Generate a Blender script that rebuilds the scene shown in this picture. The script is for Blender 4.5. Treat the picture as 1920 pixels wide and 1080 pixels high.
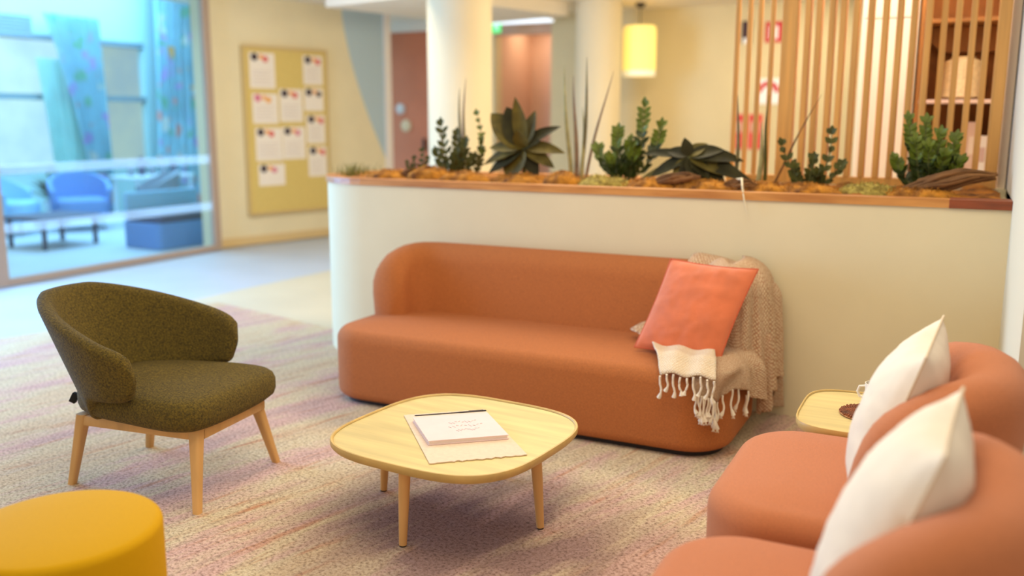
import bpy, bmesh, math, random
from mathutils import Vector, Matrix, noise as mnoise
from math import sin, cos, pi, radians as rad, sqrt, atan2
random.seed(7)
S = bpy.context.scene
for o in list(bpy.data.objects): bpy.data.objects.remove(o)
C = S.collection

# ------------------------------------------------------------------ camera, world, lights, exposure
cam_d = bpy.data.cameras.new('camera'); cam = bpy.data.objects.new('camera', cam_d); C.objects.link(cam)
cam.location = (0, 0, 1.45)
TH, P, R = rad(26.1), rad(10.4), rad(0.1)
fw = Vector((-sin(TH)*cos(P), cos(TH)*cos(P), -sin(P)))
rt0 = Vector((cos(TH), sin(TH), 0)); up0 = rt0.cross(fw)
rt = rt0*cos(R) + up0*sin(R); up = rt.cross(fw)
M = Matrix((rt, up, -fw)).transposed().to_4x4(); M.translation = cam.location
cam.matrix_world = M
cam_d.sensor_width = 36; cam_d.lens = 1720/1920*36
cam_d.clip_start = .05; cam_d.clip_end = 100
cam_d.dof.use_dof = True; cam_d.dof.focus_distance = 3.3; cam_d.dof.aperture_fstop = 1.0
S.camera = cam
S.view_settings.view_transform = 'Standard'; S.view_settings.look = 'None'
S.view_settings.exposure = 0.14; S.view_settings.gamma = 1; S.view_settings.use_curve_mapping = False

def lin(c):
    return tuple(((v/255)/12.92 if v/255 <= .04045 else ((v/255+.055)/1.055)**2.4) for v in c)

w = bpy.data.worlds.new('world'); S.world = w; w.use_nodes = True
w.node_tree.nodes['Background'].inputs[0].default_value = (*lin((255, 242, 224)), 1)
w.node_tree.nodes['Background'].inputs[1].default_value = 0.62

def area(name, loc, target, sx, sy, power, color):
    d = bpy.data.lights.new(name, 'AREA'); d.shape = 'RECTANGLE'; d.size = sx; d.size_y = sy
    d.energy = power; d.color = color
    o = bpy.data.objects.new(name, d); C.objects.link(o); o.location = loc
    o.rotation_euler = (Vector(target)-Vector(loc)).to_track_quat('-Z', 'Y').to_euler()
    return o
WARM = lin((255, 238, 208)); BLUE = lin((140, 194, 255)); CYAN = lin((156, 214, 255))
area('ceiling_light_key', (-1.6, 5.9, 2.78), (-1.7, 4.6, 0), 3.6, .9, 100, WARM)
area('ceiling_light_seating', (-1.2, 2.4, 2.9), (-1.4, 2.6, 0), 2.4, 1.6, 44, WARM)
area('ceiling_light_back', (-2.2, 9.0, 2.78), (-3.2, 9.4, 0), 4.2, .8, 105, WARM)
area('fill_light_left', (-5.4, 6.9, 2.78), (-6.8, 9.0, .8), 1.6, 1.6, 42, WARM)  # added fill without a real lamp, brightens the notice-board wall
area('fill_light_recess', (-5.45, 12.2, 2.76), (-5.45, 12.3, 0), .7, .5, 6, WARM)  # added fill, hidden behind the header to lift the dark recess
area('daylight_side_window', (-7.3, 3.2, 1.4), (-3.6, 4.5, .95), 2.6, 2.4, 300, BLUE)
area('fill_light_far_room', (-9.8, 8.6, 3.4), (-10.2, 8.8, 0), 3.5, 5.5, 470, CYAN)  # added overhead fill that brightens the room beyond the glass
area('fill_light_planter_end', (-7.3, 5.7, 3.2), (-3.7, 5.1, .5), 2.4, .9, 75, BLUE)  # added blue fill aimed at the planter's round end, no window up there

# ------------------------------------------------------------------ materials
def mat(name, col, rough=.8, var=0., vscale=8., bump=0., bscale=300., sheen=0., metal=0., emit=None, estr=0., stretch=None, var_col=None, spec=None, coat=0.):
    m = bpy.data.materials.new(name); m.use_nodes = True
    nt = m.node_tree; b = nt.nodes['Principled BSDF']
    b.inputs['Base Color'].default_value = (*lin(col), 1); b.inputs['Roughness'].default_value = rough
    b.inputs['Metallic'].default_value = metal
    if spec is not None: b.inputs['Specular IOR Level'].default_value = spec
    if sheen: b.inputs['Sheen Weight'].default_value = sheen
    if coat: b.inputs['Coat Weight'].default_value = coat
    if emit: b.inputs['Emission Color'].default_value = (*lin(emit), 1); b.inputs['Emission Strength'].default_value = estr
    tc = nt.nodes.new('ShaderNodeTexCoord'); mp = nt.nodes.new('ShaderNodeMapping')
    nt.links.new(tc.outputs['Object'], mp.inputs['Vector'])
    if stretch: mp.inputs['Scale'].default_value = stretch
    if var or var_col:
        n = nt.nodes.new('ShaderNodeTexNoise'); n.inputs['Scale'].default_value = vscale; n.inputs['Detail'].default_value = 5
        nt.links.new(mp.outputs[0], n.inputs['Vector'])
        r = nt.nodes.new('ShaderNodeValToRGB'); nt.links.new(n.outputs['Fac'], r.inputs[0])
        c2 = var_col or tuple(min(255, v*(1-var)) for v in col)
        r.color_ramp.elements[0].position = .32; r.color_ramp.elements[1].position = .68
        r.color_ramp.elements[0].color = (*lin(c2), 1); r.color_ramp.elements[1].color = (*lin(col), 1)
        nt.links.new(r.outputs[0], b.inputs['Base Color'])
    if bump:
        n2 = nt.nodes.new('ShaderNodeTexNoise'); n2.inputs['Scale'].default_value = bscale; n2.inputs['Detail'].default_value = 3
        nt.links.new(tc.outputs['Object'], n2.inputs['Vector'])
        bp = nt.nodes.new('ShaderNodeBump'); bp.inputs['Strength'].default_value = bump; bp.inputs['Distance'].default_value = .004
        nt.links.new(n2.outputs['Fac'], bp.inputs['Height']); nt.links.new(bp.outputs[0], b.inputs['Normal'])
    return m

M_wall = mat('cream_wall_paint', (228, 213, 174), .85, .02, 3)
M_wallb = mat('back_wall_paint', (222, 204, 160), .85, .03, 1.5)
M_ceil = mat('ceiling_paint', (238, 226, 206), .9, .02, 2)
M_pillar = mat('pillar_paint', (228, 212, 176), .8, .02, 2)
M_floor = mat('blue_grey_vinyl', (188, 194, 200), .55, .05, 1.2)
M_cream_floor = mat('cream_floor_zone', (208, 196, 166), .55, .05, 1.2)
M_far_floor = mat('far_room_floor', (190, 205, 215), .5, .06, 1)
M_sofa = mat('terracotta_wool', (194, 113, 54), .9, .16, 220, .4, 420)
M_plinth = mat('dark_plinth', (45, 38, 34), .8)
M_green = mat('olive_boucle', (114, 94, 28), .95, .42, 130, 1.0, 240)
M_oak = mat('oak', (226, 176, 108), .5, .14, 10, .1, 60, stretch=(1, 1, .12))
M_oaktop = mat('oak_top', (226, 202, 134), .45, .10, 7, .05, 60, stretch=(.35, 3.5, 1))
M_oakrim = mat('oak_rim', (218, 182, 108), .45, .12, 14, stretch=(.5, 1, 1))
M_slat = mat('oak_slat', (234, 172, 88), .5, .16, 9, .1, 60, stretch=(3, 3, .14))
M_yellow = mat('yellow_fabric', (206, 156, 0), .85, .03, 200, .1, 500, spec=.2)
M_orange = mat('coral_velvet', (226, 120, 74), .75, .10, 9, .15, 120, sheen=.2)
M_orange_pipe = mat('coral_piping', (196, 92, 56), .8)
M_white = mat('ivory_linen', (240, 226, 204), .9, .04, 12, .3, 400)
M_whiteseam = mat('ivory_seam', (222, 202, 170), .9)
M_paper = mat('blush_paper', (234, 208, 182), .9, .04, 60, .3, 200)
M_note = mat('notebook_cover', (234, 210, 206), .7, .02, 20)
M_pages = mat('pages', (238, 224, 214), .9)
M_pen = mat('black_pen', (30, 28, 32), .4)
M_ink = mat('grey_ink', (214, 188, 186), .9)
M_tag = mat('black_tag', (20, 18, 18), .8)
M_moss = mat('ochre_moss', (204, 136, 34), .95, vscale=16, bump=1, bscale=90, var_col=(96, 54, 16))
M_moss2 = mat('olive_moss', (190, 170, 80), .95, vscale=40, bump=1, bscale=110, var_col=(110, 90, 34))
M_soil = mat('soil', (92, 56, 28), .95, vscale=40, bump=1, bscale=60, var_col=(60, 36, 20))
M_bark = mat('bark', (150, 104, 58), .9, vscale=14, bump=.8, bscale=60, var_col=(84, 56, 30), stretch=(.3, 2, 2))
M_zz = mat('glossy_green_leaf', (62, 76, 22), .45, .35, 20)
M_zz2 = mat('young_green_leaf', (112, 128, 36), .45, .2, 20)
M_dull = mat('grey_green_leaf', (92, 92, 42), .6, .3, 20, spec=.2)
M_dark = mat('dark_green_leaf', (58, 54, 22), .6, .35, 14, spec=.2)
M_dark2 = mat('bronze_green_leaf', (112, 98, 40), .6, .35, 14, spec=.2)
M_spike = mat('spike_leaf', (126, 114, 68), .6, .3, 14)
M_spikep = mat('pale_spike_leaf', (176, 168, 112), .6, .2, 14)
M_spikem = mat('mauve_spike_leaf', (150, 124, 98), .6, .2, 14)
M_stem = mat('leaf_stem', (88, 92, 44), .6)
M_strand = mat('pale_root', (226, 208, 168), .7)
M_terra = mat('terracotta_paint', (206, 122, 88), .8, .06, 2)
M_arc = mat('powder_blue_paint', (176, 194, 200), .85)
M_pink = mat('pink_beige_paint', (220, 178, 150), .85, .04, 2)
M_trimw = mat('white_trim', (236, 224, 212), .6)
M_frame = mat('taupe_frame', (176, 154, 138), .5)
M_cork = mat('mustard_board', (218, 190, 110), .9, .05, 30)
M_bframe = mat('board_frame', (200, 170, 112), .6)
M_card = mat('pale_card', (236, 224, 208), .8)
M_greens = mat('exit_green', (30, 190, 90), .5, emit=(40, 220, 110), estr=1.0)
M_wsign = mat('white_sign', (245, 245, 245), .5)
M_red = mat('sign_red', (205, 40, 46), .5)
M_redbox = mat('fire_red', (222, 84, 66), .5)
M_darkp = mat('dark_print', (62, 34, 40), .6)
M_shade = mat('lit_shade', (250, 228, 140), .8, emit=(255, 226, 120), estr=.55)
M_shadeb = mat('shade_rim', (236, 232, 208), .7, emit=(255, 246, 210), estr=.3)
M_black = mat('black_metal', (40, 36, 34), .5)
M_shelf = mat('walnut_shelf', (176, 118, 58), .55, .25, 8, stretch=(1, 1, .2))
M_shelfd = mat('shelf_back', (190, 126, 70), .7, .2, 6)
M_vase = mat('ivory_weave', (238, 220, 180), .9, .12, 60, .8, 80)
M_lilac = mat('lilac_folder', (148, 132, 170), .6)
M_pinkb = mat('blush_book', (222, 196, 186), .7)
M_navy = mat('navy_book', (50, 50, 78), .6)
M_mug = mat('mug_white', (240, 230, 210), .35)
M_coffee = mat('coffee', (70, 54, 34), .3)
M_bead = mat('brown_bead', (150, 76, 28), .6, .35, 40)
M_curt = None

def mat_nodes(name):
    m = bpy.data.materials.new(name); m.use_nodes = True
    return m, m.node_tree, m.node_tree.nodes['Principled BSDF']

def ramp(nt, fac, stops, interp='LINEAR'):
    r = nt.nodes.new('ShaderNodeValToRGB'); cr = r.color_ramp; cr.interpolation = interp
    while len(cr.elements) < len(stops): cr.elements.new(.5)
    for e, (p, c) in zip(cr.elements, stops): e.position = p; e.color = (*lin(c), 1) if len(c) == 3 else c
    nt.links.new(fac, r.inputs[0]); return r.outputs[0]

def nz(nt, vec, scale, detail=4, rough=.55, dist=0):
    n = nt.nodes.new('ShaderNodeTexNoise'); n.inputs['Scale'].default_value = scale
    n.inputs['Detail'].default_value = detail; n.inputs['Roughness'].default_value = rough
    n.inputs['Distortion'].default_value = dist
    nt.links.new(vec, n.inputs['Vector']); return n.outputs['Fac']

def mapping(nt, vec, scale=(1, 1, 1), rot=(0, 0, 0), loc=(0, 0, 0)):
    mp = nt.nodes.new('ShaderNodeMapping'); mp.inputs['Scale'].default_value = scale
    mp.inputs['Rotation'].default_value = rot; mp.inputs['Location'].default_value = loc
    nt.links.new(vec, mp.inputs['Vector']); return mp.outputs[0]

def mixc(nt, fac, a, b, mode='MIX'):
    n = nt.nodes.new('ShaderNodeMix'); n.data_type = 'RGBA'; n.blend_type = mode
    if isinstance(fac, (int, float)): n.inputs[0].default_value = fac
    else: nt.links.new(fac, n.inputs[0])
    for v, i in ((a, 6), (b, 7)):
        if isinstance(v, tuple): n.inputs[i].default_value = (*lin(v), 1)
        else: nt.links.new(v, n.inputs[i])
    return n.outputs[2]

def carpet_mat():
    m, nt, b = mat_nodes('streaked_carpet')
    tc = nt.nodes.new('ShaderNodeTexCoord').outputs['Object']
    v = mapping(nt, tc, (1, 1, 1))
    st = mapping(nt, v, (2.6, .55, 1), loc=(3.1, 1.4, 0))
    base = ramp(nt, nz(nt, st, 1.5, 5, .6, .4), [(.30, (200, 172, 160)), (.42, (226, 188, 174)), (.52, (228, 212, 174)), (.62, (226, 202, 162)), (.74, (214, 196, 168))])
    st2 = mapping(nt, v, (9, 1.1, 1), loc=(.4, 5.2, 0))
    red = ramp(nt, nz(nt, st2, 1.6, 5, .6), [(.56, (0, 0, 0)), (.70, (255, 255, 255))])
    c = mixc(nt, red, base, (212, 156, 116))
    st3 = mapping(nt, v, (16, 1.6, 1), loc=(7, 1, 0))
    dk = ramp(nt, nz(nt, st3, 1.5, 5, .6), [(.55, (0, 0, 0)), (.72, (190, 190, 190))])
    c = mixc(nt, dk, c, (170, 138, 124))
    # a mauve patch, strongest at its centre, in the middle of the seating group
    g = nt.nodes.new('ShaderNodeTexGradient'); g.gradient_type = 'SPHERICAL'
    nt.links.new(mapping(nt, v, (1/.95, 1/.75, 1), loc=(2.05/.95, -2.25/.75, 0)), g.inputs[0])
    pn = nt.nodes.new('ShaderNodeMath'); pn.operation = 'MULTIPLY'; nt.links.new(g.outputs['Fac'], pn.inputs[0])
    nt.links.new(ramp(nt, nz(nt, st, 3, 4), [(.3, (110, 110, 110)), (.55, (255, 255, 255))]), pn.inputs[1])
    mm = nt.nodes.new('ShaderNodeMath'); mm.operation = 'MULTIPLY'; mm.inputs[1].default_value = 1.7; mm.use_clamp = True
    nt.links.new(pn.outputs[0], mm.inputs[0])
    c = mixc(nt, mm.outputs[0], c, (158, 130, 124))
    sp = ramp(nt, nz(nt, v, 75, 3, .8), [(.34, (128, 108, 96)), (.47, (226, 216, 208)), (.6, (255, 255, 255))])
    c = mixc(nt, .85, c, sp, 'MULTIPLY')
    nt.links.new(c, b.inputs['Base Color']); b.inputs['Roughness'].default_value = .95
    bp = nt.nodes.new('ShaderNodeBump'); bp.inputs['Strength'].default_value = .8; bp.inputs['Distance'].default_value = .008
    nt.links.new(nz(nt, v, 130, 3, .7), bp.inputs['Height']); nt.links.new(bp.outputs[0], b.inputs['Normal'])
    return m

def weave_mat(name, ca, cb, n=95, rough=.95):
    m, nt, b = mat_nodes(name)
    uv = nt.nodes.new('ShaderNodeTexCoord').outputs['UV']
    ch = nt.nodes.new('ShaderNodeTexVoronoi'); ch.inputs['Scale'].default_value = n; ch.inputs['Randomness'].default_value = .25
    nt.links.new(mapping(nt, uv, (1, 1, 1), (0, 0, rad(38))), ch.inputs['Vector'])
    f = ramp(nt, ch.outputs['Distance'], [(.15, (255, 255, 255)), (.55, (0, 0, 0))])
    nt.links.new(mixc(nt, f, cb, ca), b.inputs['Base Color']); b.inputs['Roughness'].default_value = rough
    bp = nt.nodes.new('ShaderNodeBump'); bp.inputs['Strength'].default_value = .7; bp.inputs['Distance'].default_value = .004
    nt.links.new(f, bp.inputs['Height']); nt.links.new(bp.outputs[0], b.inputs['Normal'])
    return m

def glass_mat():
    m = bpy.data.materials.new('clear_glass'); m.use_nodes = True; nt = m.node_tree; nt.nodes.clear()
    o = nt.nodes.new('ShaderNodeOutputMaterial'); mx = nt.nodes.new('ShaderNodeMixShader')
    t = nt.nodes.new('ShaderNodeBsdfTransparent'); t.inputs[0].default_value = (.88, .97, 1, 1)
    g = nt.nodes.new('ShaderNodeBsdfGlossy'); g.inputs['Roughness'].default_value = .22
    mx.inputs[0].default_value = .03
    nt.links.new(t.outputs[0], mx.inputs[1]); nt.links.new(g.outputs[0], mx.inputs[2]); nt.links.new(mx.outputs[0], o.inputs[0])
    return m

def frost_mat():
    m = bpy.data.materials.new('frosted_band'); m.use_nodes = True; nt = m.node_tree; nt.nodes.clear()
    o = nt.nodes.new('ShaderNodeOutputMaterial'); mx = nt.nodes.new('ShaderNodeMixShader')
    t = nt.nodes.new('ShaderNodeBsdfTransparent')
    g = nt.nodes.new('ShaderNodeBsdfDiffuse'); g.inputs[0].default_value = (*lin((205, 226, 250)), 1)
    tr = nt.nodes.new('ShaderNodeBsdfTranslucent'); tr.inputs[0].default_value = (*lin((215, 234, 255)), 1)
    ad = nt.nodes.new('ShaderNodeAddShader'); nt.links.new(g.outputs[0], ad.inputs[0]); nt.links.new(tr.outputs[0], ad.inputs[1])
    mx.inputs[0].default_value = .18
    nt.links.new(t.outputs[0], mx.inputs[1]); nt.links.new(ad.outputs[0], mx.inputs[2]); nt.links.new(mx.outputs[0], o.inputs[0])
    return m

def curtain_mat(name, base, light):
    m, nt, b = mat_nodes(name)
    v = nt.nodes.new('ShaderNodeTexCoord').outputs['Object']
    c = ramp(nt, nz(nt, v, 1.6, 3), [(.35, base), (.65, light)])
    for k, (col, th) in enumerate((((240, 176, 166), .66), ((200, 186, 232), .65), ((140, 206, 180), .66), ((235, 240, 235), .68), ((240, 190, 110), .70))):
        f = ramp(nt, nz(nt, mapping(nt, v, loc=(k*7.3, k*3.1, k*5.7)), 3.4, 1), [(th-.02, (0, 0, 0)), (th+.02, (255, 255, 255))])
        c = mixc(nt, f, c, col)
    nt.links.new(c, b.inputs['Base Color']); b.inputs['Roughness'].default_value = .9
    return m

def pane_mat(name, top, mid, bot, strength, scale=1.2):
    m, nt, b = mat_nodes(name)
    v = nt.nodes.new('ShaderNodeTexCoord').outputs['Object']
    c = ramp(nt, nz(nt, v, scale, 3), [(.3, bot), (.5, mid), (.7, top)])
    b.inputs['Base Color'].default_value = (.02, .02, .02, 1)
    nt.links.new(c, b.inputs['Emission Color']); b.inputs['Emission Strength'].default_value = strength
    return m

M_carpet = carpet_mat(); M_throw = weave_mat('oatmeal_knit', (232, 208, 170), (176, 130, 96), 75)
M_throw2 = mat('cream_yarn', (242, 228, 204), .9, .05, 80)
M_glass = glass_mat(); M_frost = frost_mat()
M_c1 = curtain_mat('floral_curtain', (156, 204, 216), (176, 226, 238))
M_sheer = mat('sheer_curtain', (200, 240, 236), .9, .05, 3)
M_day = pane_mat('daylight_pane', (206, 244, 240), (186, 226, 246), (170, 212, 244), 1.05)
M_day2 = pane_mat('daylight_pane_grey', (196, 222, 214), (176, 206, 214), (158, 198, 220), .7)
M_mull = mat('window_mullion', (110, 140, 150), .6)
M_teal = mat('far_wall_paint', (176, 214, 214), .9)
M_bluef = mat('blue_upholstery', (104, 144, 196), .85)
M_bluel = mat('light_blue_upholstery', (140, 190, 226), .85)
M_grey = mat('grey_furniture', (130, 144, 156), .7)
M_greyd = mat('dark_grey_top', (80, 86, 108), .6)
M_tablew = mat('pale_table', (214, 228, 236), .5)

# ------------------------------------------------------------------ helpers
def obj(name, bm, m, parent=None, smooth=True, kind=None, loc=None, rot=None, mods=None):
    if hasattr(bm, 'verts') and isinstance(bm, bmesh.types.BMesh):
        bmesh.ops.recalc_face_normals(bm, faces=bm.faces[:])
        me = bpy.data.meshes.new(name); bm.to_mesh(me); bm.free()
    else: me = bm
    for p in me.polygons: p.use_smooth = smooth
    for mm in (m if isinstance(m, (list, tuple)) else [m]): me.materials.append(mm)
    if smooth: me.set_sharp_from_angle(angle=rad(38))
    o = bpy.data.objects.new(name, me); C.objects.link(o)
    if parent: o.parent = parent
    if loc is not None: o.location = loc
    if rot is not None: o.rotation_euler = rot
    if kind: o['kind'] = kind
    return o

def thing(name, label, cat, loc=(0, 0, 0), rz=0, group=None):
    o = bpy.data.objects.new(name, None); C.objects.link(o); o.empty_display_size = .1
    o.location = loc; o.rotation_euler = (0, 0, rz); o['label'] = label; o['category'] = cat
    if group: o['group'] = group
    return o

def tag(o, label, cat, group=None, kind=None):
    o['label'] = label; o['category'] = cat
    if group: o['group'] = group
    if kind: o['kind'] = kind
    return o

def box(bm, lo, hi, bev=0., mi=0, seg=2):
    x0, y0, z0 = lo; x1, y1, z1 = hi
    r = bmesh.ops.create_cube(bm, size=1.0, matrix=Matrix.Translation(((x0+x1)/2, (y0+y1)/2, (z0+z1)/2)) @ Matrix.Diagonal((x1-x0, y1-y0, z1-z0, 1)))
    vs = r['verts']; es = list({e for v in vs for e in v.link_edges}); fs = list({f for v in vs for f in v.link_faces})
    for f in fs: f.material_index = mi
    if bev: bmesh.ops.bevel(bm, geom=es, offset=bev, segments=seg, affect='EDGES', profile=.5)
    return bm

def bx(lo, hi, bev=0.): return box(bmesh.new(), lo, hi, bev)

def loft(bm, rings, cap0=True, cap1=True, closed=True):
    vr = [[bm.verts.new(p) for p in r] for r in rings]
    n = len(vr[0])
    for a, b in zip(vr, vr[1:]):
        for i in range(n if closed else n-1):
            j = (i+1) % n; bm.faces.new((a[i], a[j], b[j], b[i]))
    if cap0: bm.faces.new(vr[0][::-1])
    if cap1: bm.faces.new(vr[-1])
    return vr

def rrect(w, d, r, n=10):
    pts = []; r = max(.0005, min(r, w/2-1e-4, d/2-1e-4))
    for cx, cy, a0 in ((w/2-r, d/2-r, 0), (-w/2+r, d/2-r, pi/2), (-w/2+r, -d/2+r, pi), (w/2-r, -d/2+r, 1.5*pi)):
        for i in range(n+1):
            a = a0+pi/2*i/n; pts.append((cx+r*cos(a), cy+r*sin(a)))
    return pts

def rr_block(bm, w, d, r, prof, n=10):
    """prof: list of (inset, z)"""
    rings = [[(x, y, z) for x, y in rrect(w-2*i, d-2*i, r-i, n)] for i, z in prof]
    return loft(bm, rings)

def roundprof(z0, z1, rb, rt_, dome=0., k=8):
    p = [(rb*(1-sin(a)), z0+rb*(1-cos(a))) for a in [pi/2*i/k for i in range(k+1)]]
    p += [(rt_*(1-cos(a)), z1-rt_*(1-sin(a))) for a in [pi/2*i/k for i in range(k+1)]]
    if dome:
        p += [(rt_+.04, z1+dome*.45), (rt_+.09, z1+dome*.8), (rt_+.15, z1+dome)]
    return p

def lathe(bm, prof, cx=0, cy=0, n=28, cap=True):
    rings = [[(cx+r*cos(2*pi*i/n), cy+r*sin(2*pi*i/n), z) for i in range(n)] for r, z in prof]
    return loft(bm, rings, cap, cap)

def tube(bm, pts, r, n=8, cap=True, flat=1.0):
    pts = [Vector(p) for p in pts]; rs = r if isinstance(r, (list, tuple)) else [r]*len(pts)
    rings = []; prev = None
    for i, p in enumerate(pts):
        t = (pts[min(i+1, len(pts)-1)]-pts[max(i-1, 0)]).normalized()
        if prev is None:
            a = Vector((0, 0, 1)) if abs(t.z) < .9 else Vector((1, 0, 0)); u = t.cross(a).normalized()
        else: u = (prev - t*prev.dot(t)).normalized()
        prev = u; v = t.cross(u)
        rings.append([p+u*(rs[i]*cos(2*pi*k/n))+v*(rs[i]*flat*sin(2*pi*k/n)) for k in range(n)])
    return loft(bm, rings, cap, cap)

def grid(bm, f, nu, nv, uvs=None):
    vs = [[bm.verts.new(f(i/nu, j/nv)) for i in range(nu+1)] for j in range(nv+1)]
    uvl = bm.loops.layers.uv.new('uv') if uvs else None
    for j in range(nv):
        for i in range(nu):
            fc = bm.faces.new((vs[j][i], vs[j][i+1], vs[j+1][i+1], vs[j+1][i]))
            if uvs:
                for l, (a, b) in zip(fc.loops, ((i, j), (i+1, j), (i+1, j+1), (i, j+1))): l[uvl].uv = uvs(a/nu, b/nv)
    return vs

def dup_tree(root, parent=None):
    r = root.copy(); C.objects.link(r)
    if parent: r.parent = parent
    for ch in [c for c in C.objects if c.parent == root]: dup_tree(ch, r)
    return r

def sn(x): return mnoise.noise(Vector(x) if not isinstance(x, (int, float)) else Vector((x, 0, 0)))

# ------------------------------------------------------------------ floors
A15 = rad(-14.3)                           # the building grid beyond the seating area is turned by this
obj('floor', bx((-8.0, -2, -.06), (1.5, 15, -.012)), M_floor, kind='structure', smooth=False)
bm = bmesh.new()
loft(bm, [[(x, y, z) for x, y in ((-5.62, 5.0), (3, 5.0), (3, 13), (-3.9, 13), (-5.5, 7.2))] for z in (-.03, -.006)])
obj('floor', bm, M_cream_floor, kind='structure', smooth=False)  # floor zone in a cream tone
bm = bmesh.new(); loft(bm, [[(x, y, z) for x, y in ((-6.5, -3.5), (3.2, -3.5), (3.2, 4.9), (-4.25, 4.9), (-4.25, 3.98), (-6.5, 3.98))] for z in (-.03, 0)])
obj('floor', bm, M_carpet, kind='structure', smooth=False, rot=(0, 0, A15))
obj('floor', bx((-15, 2.5, -.06), (-8.0, 15, -.012)), M_far_floor, kind='structure', smooth=False)

# ------------------------------------------------------------------ planter half wall
YW, XR = 4.55, .20
def planter_outline(off=0, rear=5.55, n=20):
    r = .5-off*0; pts = [(XR, YW-off)]
    x0 = -3.735
    for i in range(n+1):                  # left end is one half round
        a = -pi/2 - pi*i/n
        pts.append((x0+.5+(.5+off)*cos(a), (YW+rear)/2+((rear-YW)/2+off)*sin(a)))
    pts.append((XR, rear+off)); return pts
bm = bmesh.new(); o_ = planter_outline()
loft(bm, [[(x, y, z) for x, y in o_] for z in (0, 1.065)])
obj('wall_planter', bm, M_wall, kind='structure')
# fine vertical panel joints
ledge = thing('planter_ledge', 'long honey oak ledge capping the curved cream half wall', 'ledge', (0, 0, 1.065))
bm = bmesh.new(); oo = planter_outline(.012); 
ii = [(x, y) for x, y in planter_outline(-.085)]
ring_o0 = [(x, y, 0) for x, y in oo]; ring_o1 = [(x, y, .037) for x, y in oo]; ring_i1 = [(x, y, .037) for x, y in ii]; ring_i0 = [(x, y, 0) for x, y in ii]
loft(bm, [ring_i0, ring_o0, ring_o1, ring_i1, ring_i0], False, False)
bmesh.ops.remove_doubles(bm, verts=bm.verts[:], dist=1e-5)
M_ledge = mat('ledge_oak', (214, 150, 78), .42, vscale=3.5, var_col=(166, 100, 44), stretch=(.7, 5, 5))
obj('ledge_board', bm, M_ledge, ledge, smooth=False)
M_ledged = mat('ledge_red_oak', (150, 72, 34), .42, .2, 8, stretch=(.7, 5, 5))
obj('end_block', bx((-.05, YW-.016, -.001), (XR, YW+.12, .039), .002), M_ledged, ledge, smooth=False)['label'] = 'dark reddish end block'
b = bmesh.new()
def bed(u, v):
    x, y = -3.50+3.66*u, YW+.09+.74*v
    return (x, y, 1.078+.030*min(1, v*5)*(.6+.9*mnoise.noise(Vector((x*7, y*9, 0)))+.4*mnoise.noise(Vector((x*30, y*30, 2)))))
grid(b, bed, 260, 40)
rb_ = bmesh.ops.extrude_face_region(b, geom=b.faces[:])
bmesh.ops.translate(b, verts=[q for q in rb_['geom'] if isinstance(q, bmesh.types.BMVert)], vec=(0, 0, -.008))
soil = obj('moss_bed', b, mat('rusty_moss_litter', (198, 126, 40), .95, vscale=9, bump=1, bscale=70, var_col=(88, 50, 18))); tag(soil, 'rusty brown moss and bark litter filling the planter behind the oak ledge', 'moss bed', kind='stuff')

# right wall
bm = bmesh.new(); box(bm, (XR, -1, 0), (XR+.15, 4.55, 3.0)); 
obj('wall_right', bx((XR, 3.2, 0), (XR+.2, 9.2, 2.82)), mat('right_wall_paint', (224, 218, 192), .85), kind='structure', smooth=False)
bm.free()

# ------------------------------------------------------------------ back of the room
def rbox(bm, org, ang, lo, hi, bev=0):
    b2 = bmesh.new(); box(b2, lo, hi, bev); b2.transform(Matrix.Translation(org) @ Matrix.Rotation(ang, 4, 'Z'))
    me = bpy.data.meshes.new('t'); b2.to_mesh(me); b2.free(); bm.from_mesh(me); bpy.data.meshes.remove(me); return bm
BW = Vector((-7.58, 7.77, 0)); BA = atan2(1.51, .41)    # notice-board wall direction
CZ = 2.82
bm = rbox(bmesh.new(), BW, BA, (0, 0, 0), (2.62, .2, CZ)); obj('wall_left', bm, M_wall, kind='structure', smooth=False)
bm = rbox(bmesh.new(), BW, BA, (.02, -.014, 0), (2.6, 0, .10)); obj('baseboard_left', bm, mat('sand_skirting', (214, 184, 130), .7), kind='structure', smooth=False)
obj('trim_1', rbox(bmesh.new(), BW, BA, (2.60, -.03, 0), (2.70, .1, CZ)), M_trimw, kind='structure', smooth=False)
# painted powder-blue arc on that wall
bm = bmesh.new(); pts = [(2.6, CZ), (1.93, CZ)]
for i in range(15):
    t = i/14; z = CZ-(CZ-.95)*t; pts.append((1.93+.67*t**1.75+.03*sin(pi*t), z))
loft(bm, [[(x, y, z) for x, z in pts] for y in (-.004, -.0005)])
bm.transform(Matrix.Translation(BW) @ Matrix.Rotation(BA, 4, 'Z'))
obj('painted_arc', bm, M_arc, smooth=False); o = C.objects['painted_arc']; tag(o, 'powder blue curved shape painted on the cream wall beside the terracotta door', 'wall paint')
# terracotta door in its opening, wall beyond
obj('wall_back', bx((-9, 11.5, 0), (-7.75, 11.7, CZ)), M_wallb, kind='structure', smooth=False)
d = obj('door_1', bx((-7.75, 11.52, 0), (-6.95, 11.6, 2.68), .004), M_terra, kind='structure', smooth=False)
obj('door_handle', bx((-7.06, 11.46, 1.0), (-7.03, 11.515, 1.18), .006), M_black, d)
def disc_pair():
    for k, (x, z, r, m, lb) in enumerate(((-7.45, 1.60, .075, 'pale grey', 'upper'), (-7.36, 1.36, .085, 'pale sand', 'lower'))):
        bm = bmesh.new(); lathe(bm, [(r, 0), (r, .012), (r*.8, .018)], n=24)
        bm.transform(Matrix.Translation((x, 11.515, z)) @ Matrix.Rotation(pi/2, 4, 'X'))
        o = obj('round_wall_disc', bm, mat(m, (208, 196, 190) if k == 0 else (220, 190, 150), .6))
        tag(o, f'{m} round disc fixed on the terracotta door, {lb} of two', 'wall disc')
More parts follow.
